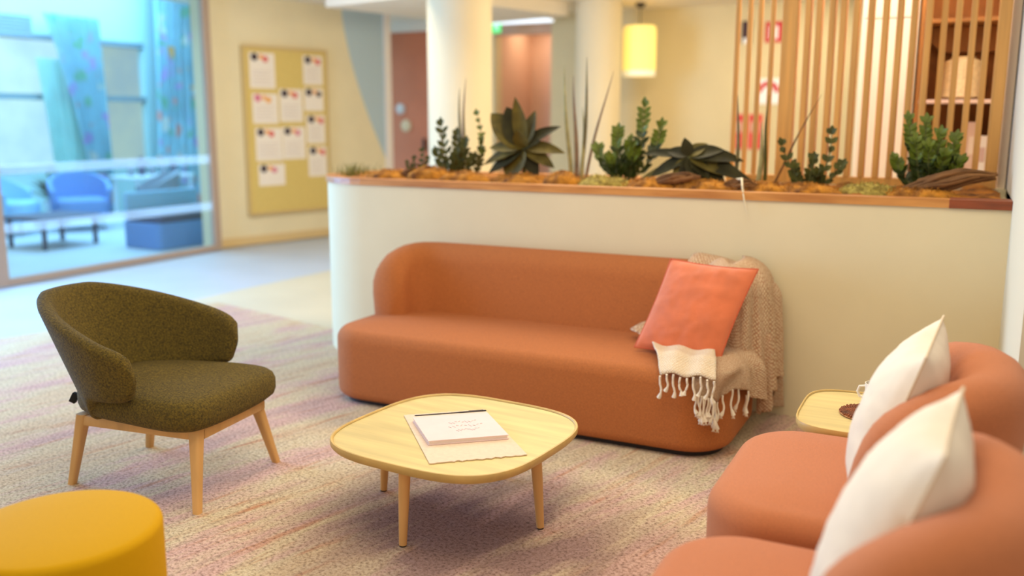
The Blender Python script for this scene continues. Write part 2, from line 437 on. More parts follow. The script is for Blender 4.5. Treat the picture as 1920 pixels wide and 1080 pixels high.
disc_pair()
obj('trim_2', bx((-7.8, 11.49, 2.68), (-6.95, 11.53, CZ)), M_trimw, kind='structure', smooth=False)
obj('wall_back', bx((-6.95, 11.5, 0), (-5.90, 11.7, CZ)), M_wallb, kind='structure', smooth=False)
# recess with pink-beige paint
obj('wall_recess', bx((-6.1, 12.7, 0), (-5.0, 12.85, CZ)), M_pink, kind='structure', smooth=False)
obj('wall_recess_side', bx((-5.10, 11.7, 0), (-5.02, 12.7, CZ)), M_pink, kind='structure', smooth=False)
obj('wall_recess_left', bx((-6.0, 11.7, 0), (-5.90, 12.7, CZ)), M_pink, kind='structure', smooth=False)
obj('trim_3', bx((-5.90, 11.52, 2.58), (-5.06, 11.66, CZ)), M_pink, kind='structure', smooth=False)
obj('wall_back', bx((-5.06, 11.5, 0), (3.2, 11.7, CZ)), M_wallb, kind='structure', smooth=False)
obj('ceiling', bx((-8.6, 5.95, CZ), (3.2, 13, CZ+.1)), M_ceil, kind='structure', smooth=False)
obj('trim_4', rbox(bmesh.new(), BW, BA, (1.0, -2.4, 2.66), (3.4, -.9, CZ)), M_ceil, kind='structure', smooth=False)
# ceiling light box over the recess
o = thing('ceiling_light_box', 'long white glowing ceiling light box behind the green exit sign', 'ceiling light', (-5.2, 10.9, 2.66))
obj('housing', bx((-.48, -.1, .03), (.42, .1, .16), .005), M_trimw, o)
obj('diffuser', bx((-.46, -.09, 0), (.40, .09, .03), .01), mat('diffuser', (240, 248, 255), .5, emit=(225, 240, 255), estr=1.1), o)
# exit sign
o = thing('exit_sign', 'small glowing green exit sign hanging from the ceiling beside the wide pillar', 'exit sign', (-5.62, 10.9, 2.55))
obj('sign_box', bx((-.10, -.015, 0), (.11, .015, .2), .006), M_greens, o)
bm = bmesh.new()                                                   # running figure and door opening
box(bm, (.035, -.018, .03), (.085, -.0155, .17)); 
tube(bm, [(-.03, -.018, .12), (-.045, -.018, .085), (-.02, -.018, .06), (-.035, -.018, .03)], .009, 6); tube(bm, [(-.045, -.018, .085), (-.07, -.018, .05)], .008, 6)
tube(bm, [(-.065, -.018, .12), (-.035, -.018, .118), (-.005, -.018, .10)], .007, 6); lathe(bm, [(.001, .14), (.012, .145), (.012, .155), (.001, .163)], -.028, -.018, 10)
obj('running_figure', bm, M_wsign, o)
obj('hanging_rod', bx((-.004, -.004, .2), (.004, .004, .27)), M_trimw, o)
# two pillars
for nm, x, y, r in (('pillar', -4.24, 7.56, .295), ('pillar', -4.03, 10.55, .27)):
    bm = bmesh.new(); lathe(bm, [(r+.012, -.012), (r+.012, .08), (r, .085), (r, CZ)], 0, 0, 48)
    o = obj(nm, bm, M_pillar, loc=(x, y, 0)); 
    tag(o, 'wide round cream pillar, nearer of the two behind the planter' if y < 9 else 'slimmer looking round cream pillar beside the yellow pendant lamp, farther of the two', 'pillar')
# pendant lamp
o = thing('pendant_lamp', 'pale yellow cylindrical fabric pendant lamp hanging by the far pillar', 'lamp', (-3.62, 10.85, 1.99))
bm = bmesh.new(); nn = 48
rings = []
for r0, z in ((.185, .02), (.192, .06), (.192, .5), (.18, .56), (.165, .56), (.178, .5), (.178, .06), (.17, .02)):
    rings.append([((r0+.004*cos(24*2*pi*i/96))*cos(2*pi*i/96), (r0+.004*cos(24*2*pi*i/96))*sin(2*pi*i/96), z) for i in range(96)])
rings.append(rings[0]); loft(bm, rings, False, False); bmesh.ops.remove_doubles(bm, verts=bm.verts[:], dist=1e-5)
obj('lamp_shade', bm, M_shade, o)
bm = bmesh.new(); loft(bm, [[(r*cos(2*pi*i/40), r*sin(2*pi*i/40), z) for i in range(40)] for r, z in ((.187, -.02), (.194, -.02), (.194, .04), (.187, .04), (.187, -.02))], False, False)
obj('shade_rim', bm, M_shadeb, o)
bm = bmesh.new(); tube(bm, [(0, 0, .3), (0, 0, .82)], .006, 6); obj('cord', bm, M_black, o)
bm = bmesh.new(); lathe(bm, [(.06, .83), (.06, .8), (.03, .77)], n=20); obj('ceiling_rose', bm, M_black, o)
bm = bmesh.new(); lathe(bm, [(.001, .2), (.03, .21), (.04, .25), (.03, .29), (.015, .31)], n=16); obj('bulb', bm, mat('bulb', (255, 240, 200), .4, emit=(255, 220, 150), estr=6), o)

# notice board
nb = thing('notice_board', 'tall mustard pin board in a slim frame on the cream wall', 'notice board', BW, BA)
obj('board', bx((.50, -.035, .375), (1.62, -.012, 2.24)), M_cork, nb, smooth=False)
bm = bmesh.new()
for lo, hi in (((.465, -.045, .34), (.50, 0, 2.275)), ((1.62, -.045, .34), (1.655, 0, 2.275)), ((.50, -.045, 2.24), (1.62, 0, 2.275)), ((.50, -.045, .34), (1.62, 0, .375))): box(bm, lo, hi, .003)
obj('frame', bm, M_bframe, nb, smooth=False)
# cards: three columns, staggered; each has a dark round photo, colour dabs and pale text area
cards = [(.56, 1.80, .34, .40, 0, 'top of the left column'), (.58, 1.40, .34, .34, 1, 'second of the left column'), (.60, .97, .36, .38, 0, 'third of the left column'), (.62, .68, .36, .25, 3, 'bottom of the left column'),
         (.95, 1.42, .32, .38, 0, 'top of the middle column'), (.97, .98, .32, .38, 2, 'bottom of the middle column'),
         (1.30, 1.86, .28, .34, 0, 'top of the right column'), (1.30, 1.55, .28, .27, 4, 'second of the right column'), (1.32, 1.16, .27, .34, 0, 'third of the right column'), (1.33, .76, .27, .36, 0, 'bottom of the right column')]
cmats = [mat('card_print_dark', (56, 42, 50), .7), mat('card_print_red', (214, 84, 80), .7), mat('card_print_orange', (232, 160, 70), .7), mat('card_print_pink', (214, 120, 140), .7), mat('card_text', (206, 190, 180), .8)]
for k, (cx, cz, cw, chh, st, lb) in enumerate(cards):
    t = thing('pinned_card', f'pale printed card pinned on the mustard board, {lb}', 'card', BW + Matrix.Rotation(BA, 3, 'Z') @ Vector((cx, -.036, cz)), BA, 'cards on the notice board')
    obj('sheet', bx((0, -.003, 0), (cw, 0, chh)), M_card, t, smooth=False)
    r_ = .045; b2 = bmesh.new(); lathe(b2, [(r_, 0), (r_, .002)], n=18); b2.transform(Matrix.Translation((.07, -.003, chh-.05)) @ Matrix.Rotation(pi/2, 4, 'X'))
    obj('round_print', b2, cmats[0 if st != 1 else 3], t)
    b2 = bmesh.new(); lathe(b2, [(.028, 0), (.028, .002)], n=14); b2.transform(Matrix.Translation((.155, -.003, chh-.045)) @ Matrix.Rotation(pi/2, 4, 'X'))
    obj('colour_dab', b2, cmats[2], t)
    b2 = bmesh.new(); lathe(b2, [(.036, 0), (.036, .002)], n=14); b2.transform(Matrix.Translation((.215, -.003, chh-.07)) @ Matrix.Rotation(pi/2, 4, 'X'))
    obj('colour_dab', b2, cmats[{0: 1, 1: 2, 2: 3, 3: 3, 4: 0}[st]], t)
    if chh > .3:
        b2 = bmesh.new()
        for q in range(5): box(b2, (.04, -.0045, .05+q*.035), (cw-.04-(q % 2)*.05, -.0035, .058+q*.035))
        obj('text_lines', b2, cmats[4], t, smooth=False)

# ------------------------------------------------------------------ glass wall (left) and its frame
GX = -7.50
gw = obj('window_1', bx((GX-.006, 5.22, .06), (GX+.006, 7.72, 2.95)), M_glass, kind='structure', smooth=False)
obj('window_2', bx((GX-.006, 2.8, .06), (GX+.006, 5.06, 2.95)), M_glass, kind='structure', smooth=False)
bm = bmesh.new()
box(bm, (GX-.03, 5.06, 0), (GX+.03, 5.20, 2.95), .004); box(bm, (GX-.03, 5.2, 0), (GX+.03, 7.70, .06), .004); box(bm, (GX-.03, 7.70, 0), (GX+.03, 7.80, 2.95), .004)
box(bm, (GX-.03, 2.8, 0), (GX+.03, 5.06, .06), .004); box(bm, (GX-.03, 2.8, 2.95), (GX+.03, 7.8, 3.02), .004)
obj('window_frame', bm, M_frame, gw, smooth=False)
bm = bmesh.new(); box(bm, (GX+.008, 5.2, .97), (GX+.011, 7.7, 1.06)); box(bm, (GX+.008, 5.2, .455), (GX+.011, 7.7, .545))
obj('frosted_band', bm, M_frost, gw, smooth=False)

# ------------------------------------------------------------------ room beyond the glass
FX = -12.0
obj('wall_far', bx((FX-.2, 4, 0), (FX, 15, .75)), M_teal, kind='structure', smooth=False)
obj('wall_far', bx((FX-.2, 4, 2.62), (FX, 15, 4.2)), M_teal, kind='structure', smooth=False)
obj('wall_far', bx((FX-.2, 9.74, .75), (FX, 9.93, 2.62)), M_teal, kind='structure', smooth=False)
obj('wall_far', bx((FX-.2, 11.0, .75), (FX, 15, 2.62)), M_teal, kind='structure', smooth=False)
obj('wall_far_end', bx((-12, 13.6, 0), (-7.8, 13.75, 4.2)), M_teal, kind='structure', smooth=False)
for k, (y0, y1, m) in enumerate(((5.2, 9.74, M_day), (9.93, 11.0, M_day2))):
    wn = obj(f'window_{k+3}', bx((FX-.12, y0, .75), (FX-.1, y1, 2.62)), m, kind='structure', smooth=False)
    bm = bmesh.new(); box(bm, (FX-.1, y0, 1.72), (FX+.02, y1, 1.80)); box(bm, (FX-.1, y0, .72), (FX+.03, y1, .79)); box(bm, (FX-.1, y0, 2.56), (FX+.03, y1, 2.64))
    if k == 0: box(bm, (FX-.1, 7.4, .75), (FX+.02, 7.48, 2.6))
    obj('window_frame', bm, M_mull, wn, smooth=False)
o = thing('roller_blind', 'grey blue roller blind at the head of the far left window', 'blind', (FX+.04, 0, 0))
bm = bmesh.new()
for q in range(6): box(bm, (0, 6.5, 2.60+q*.045), (.05, 9.0, 2.64+q*.045), .006)
obj('blind_slats', bm, mat('blind', (120, 150, 168), .7), o, smooth=False)
obj('bottom_bar', bx((-.01, 6.5, 2.565), (.06, 9.0, 2.6), .008), M_mull, o)
def curtain(name, label, xs, ytop, ybot, z0, z1, m, folds, amp=.05, sx=FX+.32, tie=1.0):
    bm = bmesh.new()
    def f(u, v):
        t = v**tie; y0 = ytop[0]*(1-t)+ybot[0]*t; y1 = ytop[1]*(1-t)+ybot[1]*t
        return (sx+amp*sin(u*folds*2*pi)+.02*sin(u*11+v*4), y0+(y1-y0)*u, z1+(z0-z1)*v)
    grid(bm, f, folds*8, 24)
    r = bmesh.ops.solidify(bm, geom=bm.faces[:], thickness=.008)
    o = obj(name, bm, m); return tag(o, label, 'curtain')
curtain('window_curtain', 'floral blue curtain pulled aside, left one beyond the glass', 0, (9.0, 9.95), (9.72, 9.98), .05, 2.9, M_c1, 7, tie=.85)
curtain('sheer_curtain', 'pale aqua sheer curtain slanting beside the left floral curtain', 0, (8.98, 9.6), (9.2, 9.72), .05, 2.3, M_sheer, 5, sx=FX+.12)
curtain('window_curtain', 'wide floral teal curtain hanging straight, right one beyond the glass', 0, (11.0, 12.75), (10.85, 12.6), .05, 3.6, M_c1, 11)

def lounge_small(label, x, y, rz, m):
    t = thing('tub_chair', label, 'chair', (x, y, -.012), rz)
    b = bmesh.new(); rr_block(b, .62, .6, .15, roundprof(.16, .42, .03, .05)); obj('seat', b, m, t)
    b = bmesh.new(); rings = []
    for i in range(17):
        a = rad(-110+220*i/16); r = .33; cx, cy = -sin(a)*r, r*cos(a)
        th = .05; h = .46+.30*cos(a*.7)
        rings.append([(cx*s_, cy*s_, z) for s_, z in ((.9, .2), (1.1, .2), (1.18, h), (1.0, h))])
    loft(b, rings); obj('backrest', b, m, t)
    for sx_ in (-1, 1):
        for sy_ in (-1, 1):
            b = bmesh.new(); tube(b, [(sx_*.2, sy_*.2, .18), (sx_*.24, sy_*.24, 0)], [.018, .012], 8); obj('leg', b, M_grey, t)
    return t
lounge_small('light blue tub chair far behind the glass, left of the row', -11.0, 7.75, rad(120), M_bluel)
lounge_small('darker blue tub chair seen through the glass beside the slanting sheer curtain', -10.6, 8.5, rad(60), M_bluef)
lounge_small('small grey chair beyond the glass between the curtains', -10.1, 9.25, rad(-30), M_grey)
def far_table(label, x, y, w, d, h, m, items=0):
    t = thing('side_table', label, 'table', (x, y, -.012), 0)
    obj('tabletop', bx((-w/2, -d/2, h-.04), (w/2, d/2, h), .01), m, t, smooth=False)
    for sx_ in (-1, 1):
        for sy_ in (-1, 1): obj('leg', bx((sx_*(w/2-.06)-.02, sy_*(d/2-.06)-.02, 0), (sx_*(w/2-.06)+.02, sy_*(d/2-.06)+.02, h-.04)), m, t, smooth=False)
    return t
far_table('low dark coffee table beyond the glass near the frame', -9.55, 7.25, .7, .8, .36, M_greyd)
far_table('long pale table under the far window between the curtains', -11.2, 10.3, .6, 1.15, .62, M_tablew)
for k, (y, hgt, m) in enumerate(((9.9, .2, M_grey), (10.1, .28, M_greyd), (10.3, .17, M_grey), (10.52, .3, M_grey), (10.72, .2, M_greyd))):
    b = bmesh.new(); lathe(b, [(.05, 0), (.06, hgt*.3), (.045, hgt*.7), (.03, hgt), (.02, hgt)], n=14)
    tag(obj('small_vase', b, m, loc=(-11.2, y, .608)), f'small grey vessel on the long pale far table, {["leftmost","second from left","middle","second from right","rightmost"][k]} of five', 'vase', 'vessels on the far table')
# potted plant far left
t = thing('potted_plant', 'grey green potted plant beyond the glass behind the darker blue chair', 'plant', (-11.4, 8.75, -.012))
b = bmesh.new(); lathe(b, [(.12, 0), (.17, .34), (.15, .34), (.13, .3)], n=20); obj('pot', b, M_tablew, t)
b = bmesh.new()
for k in range(60):
    a = random.uniform(0, 2*pi); e = random.uniform(.4, 1.4); L = random.uniform(.25, .5)
    dv = Vector((cos(a)*cos(e), sin(a)*cos(e), sin(e))); tip = Vector((0, 0, .32))+dv*L; sd = Vector((-sin(a), cos(a), 0))*.035
    m_ = Vector((0, 0, .32))+dv*L*.6+Vector((0, 0, .02))
    vs = [b.verts.new(p) for p in (Vector((0, 0, .32)), m_+sd, tip, m_-sd)]; b.faces.new(vs)
obj('foliage', b, mat('far_foliage', (110, 128, 116), .7, .2, 8), t)
# blue block seat by the right jamb
t = thing('blue_bench', 'deep blue block bench with dark cushion beyond the glass by the right jamb', 'bench', (-8.35, 8.05, -.012), rad(-4))
b = bmesh.new(); rr_block(b, .62, 1.15, .08, roundprof(.0, .30, .02, .02)); obj('base', b, M_bluef, t)
b = bmesh.new(); rr_block(b, .60, 1.10, .08, roundprof(.30, .42, .03, .03)); obj('cushion', b, M_greyd, t)
obj('back_panel', bx((-.36, -.5, 0), (-.30, .55, .62), .02), M_bluel, t)
b = bmesh.new(); lathe(b, [(.05, 0), (.07, .25), (.05, .42), (.03, .45)], n=16)
tag(obj('floor_vase', b, M_grey, loc=(-8.95, 7.95, -.012)), 'slim grey floor vase beyond the glass left of the blue bench', 'vase')

# ------------------------------------------------------------------ sofa and lounge chairs (same family)
def sofa(name, label, cat, W, loc, rz, D=.78, h=.40, H=.768, m=M_sofa):
    t = thing(name, label, cat, loc, rz)
    # local: x along width, -y is the front
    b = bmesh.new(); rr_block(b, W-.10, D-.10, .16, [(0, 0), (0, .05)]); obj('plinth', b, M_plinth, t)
    b = bmesh.new(); rr_block(b, W, D, .21, roundprof(.022, h-.012, .05, .065, .014, 8), 14)
    obj('seat', b, m, t)
    # backrest follows the seat outline round both rear corners
    th = .20; xo, yo = W/2-.045, D/2-.0; r = .24
    path = []
    ty = yo-th/2; tx = xo-th/2; rr = r-th/2+.05
    yfr = yo-.40
    n0 = 8
    for i in range(n0): path.append((-tx, yfr+(ty-rr-yfr)*i/n0))
    for i in range(13): a = pi-pi/2*i/12; path.append((-tx+rr+rr*cos(a), ty-rr+rr*sin(a)))
    nb_ = 16
    for i in range(1, nb_): path.append((-tx+rr+(2*tx-2*rr)*i/nb_, ty))
    for i in range(13): a = pi/2-pi/2*i/12; path.append((tx-rr+rr*cos(a), ty-rr+rr*sin(a)))
    for i in range(1, n0+1): path.append((tx, ty-rr+(yfr-(ty-rr))*i/n0))
    P_ = [Vector((x, y, 0)) for x, y in path]
    L = [0]
    for a_, b_ in zip(P_, P_[1:]): L.append(L[-1]+(b_-a_).length)
    tot = L[-1]; rings = []
    # resample with dense ends
    def at(s):
        for i in range(len(L)-1):
            if s <= L[i+1]:
                k = (s-L[i])/(L[i+1]-L[i]); d_ = (P_[min(i+2, len(P_)-1)]-P_[max(i-1, 0)]).normalized(); return P_[i].lerp(P_[i+1], k), d_
        return P_[-1], (P_[-1]-P_[-2]).normalized()
    ss = [.30*(1-cos(pi/2*i/12)) for i in range(13)]
    ss += [.30+(tot-.60)*i/46 for i in range(1, 46)] + [tot-q for q in ss[::-1]]
    z0 = h-.1
    for s in ss:
        p, d_ = at(s); nrm = Vector((-d_.y, d_.x, 0))           # outward
        e = min(s, tot-s)
        f1 = sqrt(max(0, 1-(1-min(1, e/.30))**2)); f2 = sqrt(max(.0, 1-(1-min(1, e/.07))**2))
        top = z0+.06+(H-z0-.06)*(f1*.82+.18*f2) if e > 0 else z0+.05
        tt = max(.004, th*f2)
        rc = min(tt/2, (top-z0)/2-.001)
        sec = []
        for q in range(11):                                     # rounded top, from outer to inner
            a = pi*q/10; sec.append((tt/2*cos(a), top-rc+rc*sin(a)))
        lean = .05
        rings.append([p+nrm*(tt/2)+Vector((0, 0, z0))] + [p+nrm*(c_+lean*max(0, (z_-h))/(H-h)-.0)+Vector((0, 0, z_)) for c_, z_ in sec] + [p-nrm*(tt/2+.01)+Vector((0, 0, z0))])
    loft(b := bmesh.new(), rings)
    obj('backrest', b, m, t)
    return t
SXC, SW, SD = -1.875, 2.10, .80
SY = 3.71+SD/2
sofa('sofa', 'long terracotta wool sofa with curved back against the half wall', 'sofa', SW, (SXC, SY, 0), 0)
M_sofa2 = mat('salmon_wool', (200, 120, 72), .9, .10, 260, .35, 500, sheen=.12)
sofa('lounge_chair', 'salmon upholstered lounge chair, farther of two, beside the small tray table', 'chair', .80, (-.215, 2.77, 0), rad(-90), h=.42, H=.80, m=M_sofa2)
sofa('lounge_chair', 'salmon upholstered lounge chair cropped at the lower right corner of the photo', 'chair', .80, (-.215, 1.87, 0), rad(-90), h=.42, H=.80, m=M_sofa2)

# ------------------------------------------------------------------ pillows
def pillow(name, label, TL, TR, BR, BL, T, m, mseam, pinch=.07, wr=.006, seed=0, sharp=2.4):
    TL, TR, BR, BL = map(Vector, (TL, TR, BR, BL)); cen = (TL+TR+BR+BL)/4
    nrm = ((TR-TL).cross(TL-BL)).normalized()
    t = thing(name, label, 'cushion', cen)
    def pt(u, v, side):
        a, b_ = 2*u-1, 2*v-1
        au = a*(1-pinch*(1-b_*b_)*(abs(a)**2)); bv = b_*(1-pinch*(1-a*a)*(abs(b_)**2))
        uu, vv = (au+1)/2, (bv+1)/2
        p = (BL*(1-uu)+BR*uu)*(1-vv)+(TL*(1-uu)+TR*uu)*vv
        k = max(0, (1-abs(a)**sharp)*(1-abs(b_)**sharp))**.62
        w_ = wr*(mnoise.noise(Vector((a*2.2+seed, b_*4.5, side)))+.5*mnoise.noise(Vector((a*7, b_*9+seed, side*3))))*(k**.5)
        # creases running from the lower edge
        w_ += wr*1.1*sin(a*16+3*b_+seed)*max(0, abs(b_)-.35)**1.5*k**.4*(.6+.4*sin(a*5))
        return p-cen+nrm*(side*(T/2*k)+w_*side)
    N = 36; bm = bmesh.new(); fr = grid(bm, lambda u, v: pt(u, v, 1), N, N); bk = grid(bm, lambda u, v: pt(u, v, -1), N, N)
    bmesh.ops.remove_doubles(bm, verts=bm.verts[:], dist=5e-4)
    obj('cover', bm, m, t)
    e = []
    for i in range(N): e.append(pt(i/N, 0, 0))
    for i in range(N): e.append(pt(1, i/N, 0))
    for i in range(N): e.append(pt(1-i/N, 1, 0))
    for i in range(N): e.append(pt(0, 1-i/N, 0))
    bm = bmesh.new(); tube(bm, e+[e[0]], .0035, 6); obj('seam', bm, mseam, t)
    return t
pillow('throw_pillow', 'square coral velvet cushion leaning on the sofa over the knitted throw', (-1.195, 4.12, .815), (-.785, 4.085, .80), (-.90, 3.895, .395), (-1.295, 3.92, .425), .14, M_orange, M_orange_pipe, .05, .007, 1)
pillow('throw_pillow', 'white linen cushion on the farther lounge chair', (-.02, 2.93, .885), (-.05, 2.50, .855), (-.19, 2.40, .43), (-.19, 2.86, .43), .20, M_white, M_whiteseam, .06, .005, 4)
pillow('throw_pillow', 'white linen cushion on the nearest lounge chair at lower right', (.035, 2.08, .90), (.01, 1.68, .88), (-.16, 1.56, .43), (-.17, 2.02, .43), .22, M_white, M_whiteseam, .06, .005, 8)

# ------------------------------------------------------------------ knitted throw
def build_throw():
    t = thing('knitted_throw', 'oatmeal knitted throw with tassels draped over the right end of the sofa', 'throw', (-.95, 4.1, 0))
    org = Vector((-.95, 4.1, 0)); XE = SXC+SW/2                  # sofa right end
    prof = [(4.530, .50), (4.532, .64), (4.53, .73), (4.49, .782), (4.42, .792), (4.34, .785), (4.285, .72), (4.262, .62), (4.235, .50), (4.17, .435), (4.08, .425), (3.95, .424), (3.84, .418), (3.745, .395), (3.702, .345), (3.688, .29)]
    L = [0]
    for a, b_ in zip(prof, prof[1:]): L.append(L[-1]+sqrt((a[0]-b_[0])**2+(a[1]-b_[1])**2))
    T_ = L[-1]
    def pr_(s):
        s *= T_
        for i in range(len(L)-1):
            if s <= L[i+1]+1e-9:
                k = (s-L[i])/(L[i+1]-L[i]); return prof[i][0]*(1-k)+prof[i+1][0]*k, prof[i][1]*(1-k)+prof[i+1][1]*k
        return prof[-1]
    def left(s):                       # left boundary x as function of s
        pts = [(0, -1.12), (.30, -1.16), (.46, -1.18), (.55, -1.28), (.60, -1.40), (.64, -1.36), (.70, -1.22), (.85, -1.03), (1, -.93)]
        for (a, xa), (b_, xb) in zip(pts, pts[1:]):
            if s <= b_: k = (s-a)/(b_-a); return xa+(xb-xa)*k
        return -1.1
    def exc(s):                        # how far it hangs over the end
        pts = [(0, .52), (.3, .56), (.45, .50), (.6, .34), (.8, .20), (1, .10)]
        for (a, xa), (b_, xb) in zip(pts, pts[1:]):
            if s <= b_: k = (s-a)/(b_-a); return xa+(xb-xa)*k
        return .1
    r = .10
    def f(u, v):
        s = v; x0 = left(s); e = exc(s); xe = XE-.05; span = xe-x0
        y, z = pr_(s); c = u*(span+e)
        # top of the back rounds down towards the sofa end
        fold = .009*sin(34*(x0+c)+6*s)+.006*sin(61*(x0+c)+2)
        if c <= span:
            x = x0+c; up_ = fold+.008
            if s > .30 and s < .55: y -= abs(up_)+.004
            elif s < .25: y = min(y+.0, 4.545); 
            else: z += abs(up_)*.8
            if s >= .93: y -= abs(up_)*.8
            if s < .55: z -= max(0, c-(span-.22))**2*1.4
        else:
            q = c-span; zend = z-(.068 if s < .55 else 0)
            if q < r*pi/2: a = q/r; x = xe+r*sin(a)*.9; zz = zend-r*(1-cos(a))
            else: x = xe+r*.9+ (q-r*pi/2)*.07; zz = zend-r-(q-r*pi/2)
            wv = min(1, q/.15)
            x += wv*(.022*sin(s*30+q*3)+.015*sin(s*57+1)) + .012*wv
            y += wv*.02*sin(s*21+2)
            z = max(.05, zz)
            # gather the hanging part a little towards the rear
            y += wv*(.05 if s > .55 else -.02)
        # rounded front right corner of the seat
        rc = .21; cx_, cy_ = XE-rc, 3.71+rc
        if x > cx_ and y < cy_:
            d = Vector((x-cx_, y-cy_)); lim = rc+.02+fold
            if d.length > lim: d = d.normalized()*lim; x, y = cx_+d.x, cy_+d.y
        return Vector((x, y, z))-org
    NU, NV = 96, 110
    from mathutils.bvhtree import BVHTree
    vs_, fs_ = [], []
    sofa_o = C.objects['sofa']; off0 = Matrix.Translation(sofa_o.location)
    for ch in C.objects:
        if ch.parent == sofa_o and ch.name.split('.')[0] in ('seat', 'backrest'):
            k0 = len(vs_); vs_ += [off0 @ v.co for v in ch.data.vertices]; fs_ += [[k0+i for i in p.vertices] for p in ch.data.polygons]
    bvhs = BVHTree.FromPolygons(vs_, fs_)
    def keep_out(p, d=.012):
        q, n_, i_, ds = bvhs.find_nearest(p)
        if q is None: return p
        if (p-q).dot(n_) < d:
            if ds < .16 or (p-q).dot(n_) > 0: return q+n_*d
        return p
    G = [[f(i/NU, j/NV)+org for i in range(NU+1)] for j in range(NV+1)]
    for it in range(26):
        H_ = [[p.copy() for p in r_] for r_ in G]
        for j in range(NV+1):
            for i in range(NU+1):
                p = H_[j][i]
                if it < 22 and 0 < i < NU and 0 < j < NV:
                    av = (H_[j][i-1]+H_[j][i+1]+H_[j-1][i]+H_[j+1][i])/4; p = p.lerp(av, .25)
                p = keep_out(p)
                if p.y > 4.535: p.y = 4.535
                G[j][i] = p
    f0 = f
    def f(u, v):
        return G[min(NV, int(round(v*NV)))][min(NU, int(round(u*NU)))]-org
    bm = bmesh.new(); grid(bm, f, NU, NV, uvs=lambda a, b_: (a*1.0, b_*1.25))
    me_o = obj('knit_body', bm, M_throw, t)
    sol = me_o.modifiers.new('solid', 'SOLIDIFY'); sol.thickness = .008; sol.offset = 1
    # fold of the throw that falls over the sofa's end and the curled tip of its back
    path = [(-1.08, 4.27), (-1.06, 4.19), (-1.00, 4.115), (-.93, 4.09), (-.86, 4.11), (-.81, 4.18), (-.785, 4.28), (-.785, 4.38), (-.80, 4.50)]
    ridge = [(-1.00, 4.34), (-.98, 4.30), (-.96, 4.26), (-.945, 4.22), (-.93, 4.22), (-.92, 4.26), (-.91, 4.32), (-.92, 4.40), (-.94, 4.47)]
    zt = [.800, .80, .795, .79, .79, .795, .80, .80, .795]; zb_ = [.44, .435, .43, .39, .26, .20, .19, .17, .18]
    def lerp_(a_, u):
        k = u*(len(a_)-1); i = min(int(k), len(a_)-2); k -= i; k = k*k*(3-2*k)*.5+k*.5
        if isinstance(a_[0], tuple): return Vector((a_[i][0]*(1-k)+a_[i+1][0]*k, a_[i][1]*(1-k)+a_[i+1][1]*k, 0))
        return a_[i]*(1-k)+a_[i+1]*k
    def fall(u, v):
        A, O = lerp_(ridge, u), lerp_(path, u); t0, b0 = lerp_(zt, u), lerp_(zb_, u)
        zs_ = t0-.14
        nrm = (O-Vector((-.95, 4.27, 0))).normalized()
        if v < .3:
            k = v/.3; p = A.lerp(O, sin(k*pi/2)); z = t0-(t0-zs_)*(1-cos(k*pi/2))
        else:
            k = (v-.3)/.7; p = O+nrm*(.035*k); z = zs_-(zs_-b0)*k
        k2 = min(1, v/.5)
        p += nrm*k2*(.4+.6*min(1, max(0, u-.35)*4))*(.012*sin(u*38+v*2)+.008*sin(u*71+1)+.010)
        q = keep_out(Vector((p.x, p.y, z)), .016)
        return q-org
    bm = bmesh.new(); grid(bm, fall, 110, 50, uvs=lambda a, b_: (a*1.0, b_*.62))
    o3 = obj('side_fold', bm, M_throw, t); s3 = o3.modifiers.new('solid', 'SOLIDIFY'); s3.thickness = .006; s3.offset = 1
    # twisted tassels along the front hem and down the side
    hems = [(f(u, 1.0), i) for i, u in enumerate([.01+.98*k/12 for k in range(13)])]
    hems += [(f(1.0, v), 50+i) for i, v in enumerate([.985, .95, .91, .86, .80, .74])]
    for p, i in hems:
        Ln = random.uniform(.075, .115); pts = []; ph = random.uniform(0, 6)
        for q in range(9):
            k = q/8; pts.append(p+Vector((.010*sin(ph+k*5)*k, -.006-.008*abs(sin(ph+k*3)), .004-Ln*k)))
        b = bmesh.new()
        rr_ = [.0045+.0012*sin(q*3.1) for q in range(9)]; rr_[7] = .0075; rr_[8] = .0095
        tube(b, pts, rr_, 7)
        for w_ in (-.004, 0, .004):   # frayed end
            tube(b, [pts[-1], pts[-1]+Vector((w_*1.6, 0, -.016))], [.0035, .0012], 5)
        obj('tassel', b, M_throw2, t)
    # folded cream corner lying on the seat
    b = bmesh.new()
    A_, B_, C_, D_ = Vector((-1.275, 4.04, .424)), Vector((-.95, 3.99, .434)), Vector((-.86, 3.70, .388)), Vector((-1.10, 3.695, .36))
    def g(u, v):
        p = A_*(1-u)*(1-v)+B_*u*(1-v)+C_*u*v+D_*(1-u)*v
        hh = .432 if p.y > 3.83 else .432-((3.83-p.y)/.12)**2*.055
        p.z = hh+.016+.007*sin(u*13+v*5)+.004*sin(v*20)
        if v > .85: p.y -= .006
        return p-org
    grid(b, g, 24, 24, uvs=lambda a, c_: (a*.3, c_*.35))
    o2 = obj('folded_corner', b, weave_mat('cream_knit', (246, 232, 206), (224, 196, 160), 110), t); o2['label'] = 'paler cream reverse side of the knit'
    s2 = o2.modifiers.new('solid', 'SOLIDIFY'); s2.thickness = .007; s2.offset = 1
    for k in range(9):
        p = g(.02+.96*k/8, 1.0); Ln = random.uniform(.07, .10); ph = random.uniform(0, 6); b = bmesh.new()
        pts = [p+Vector((.010*sin(ph+q/8*5)*(q/8), -.012-.006*abs(sin(ph+q)), -Ln*q/8)) for q in range(9)]
        rr_ = [.0048+.0012*sin(q*3.1) for q in range(9)]; rr_[7] = .008; rr_[8] = .010
        tube(b, pts, rr_, 7); obj('tassel', b, M_throw2, t)
build_throw()

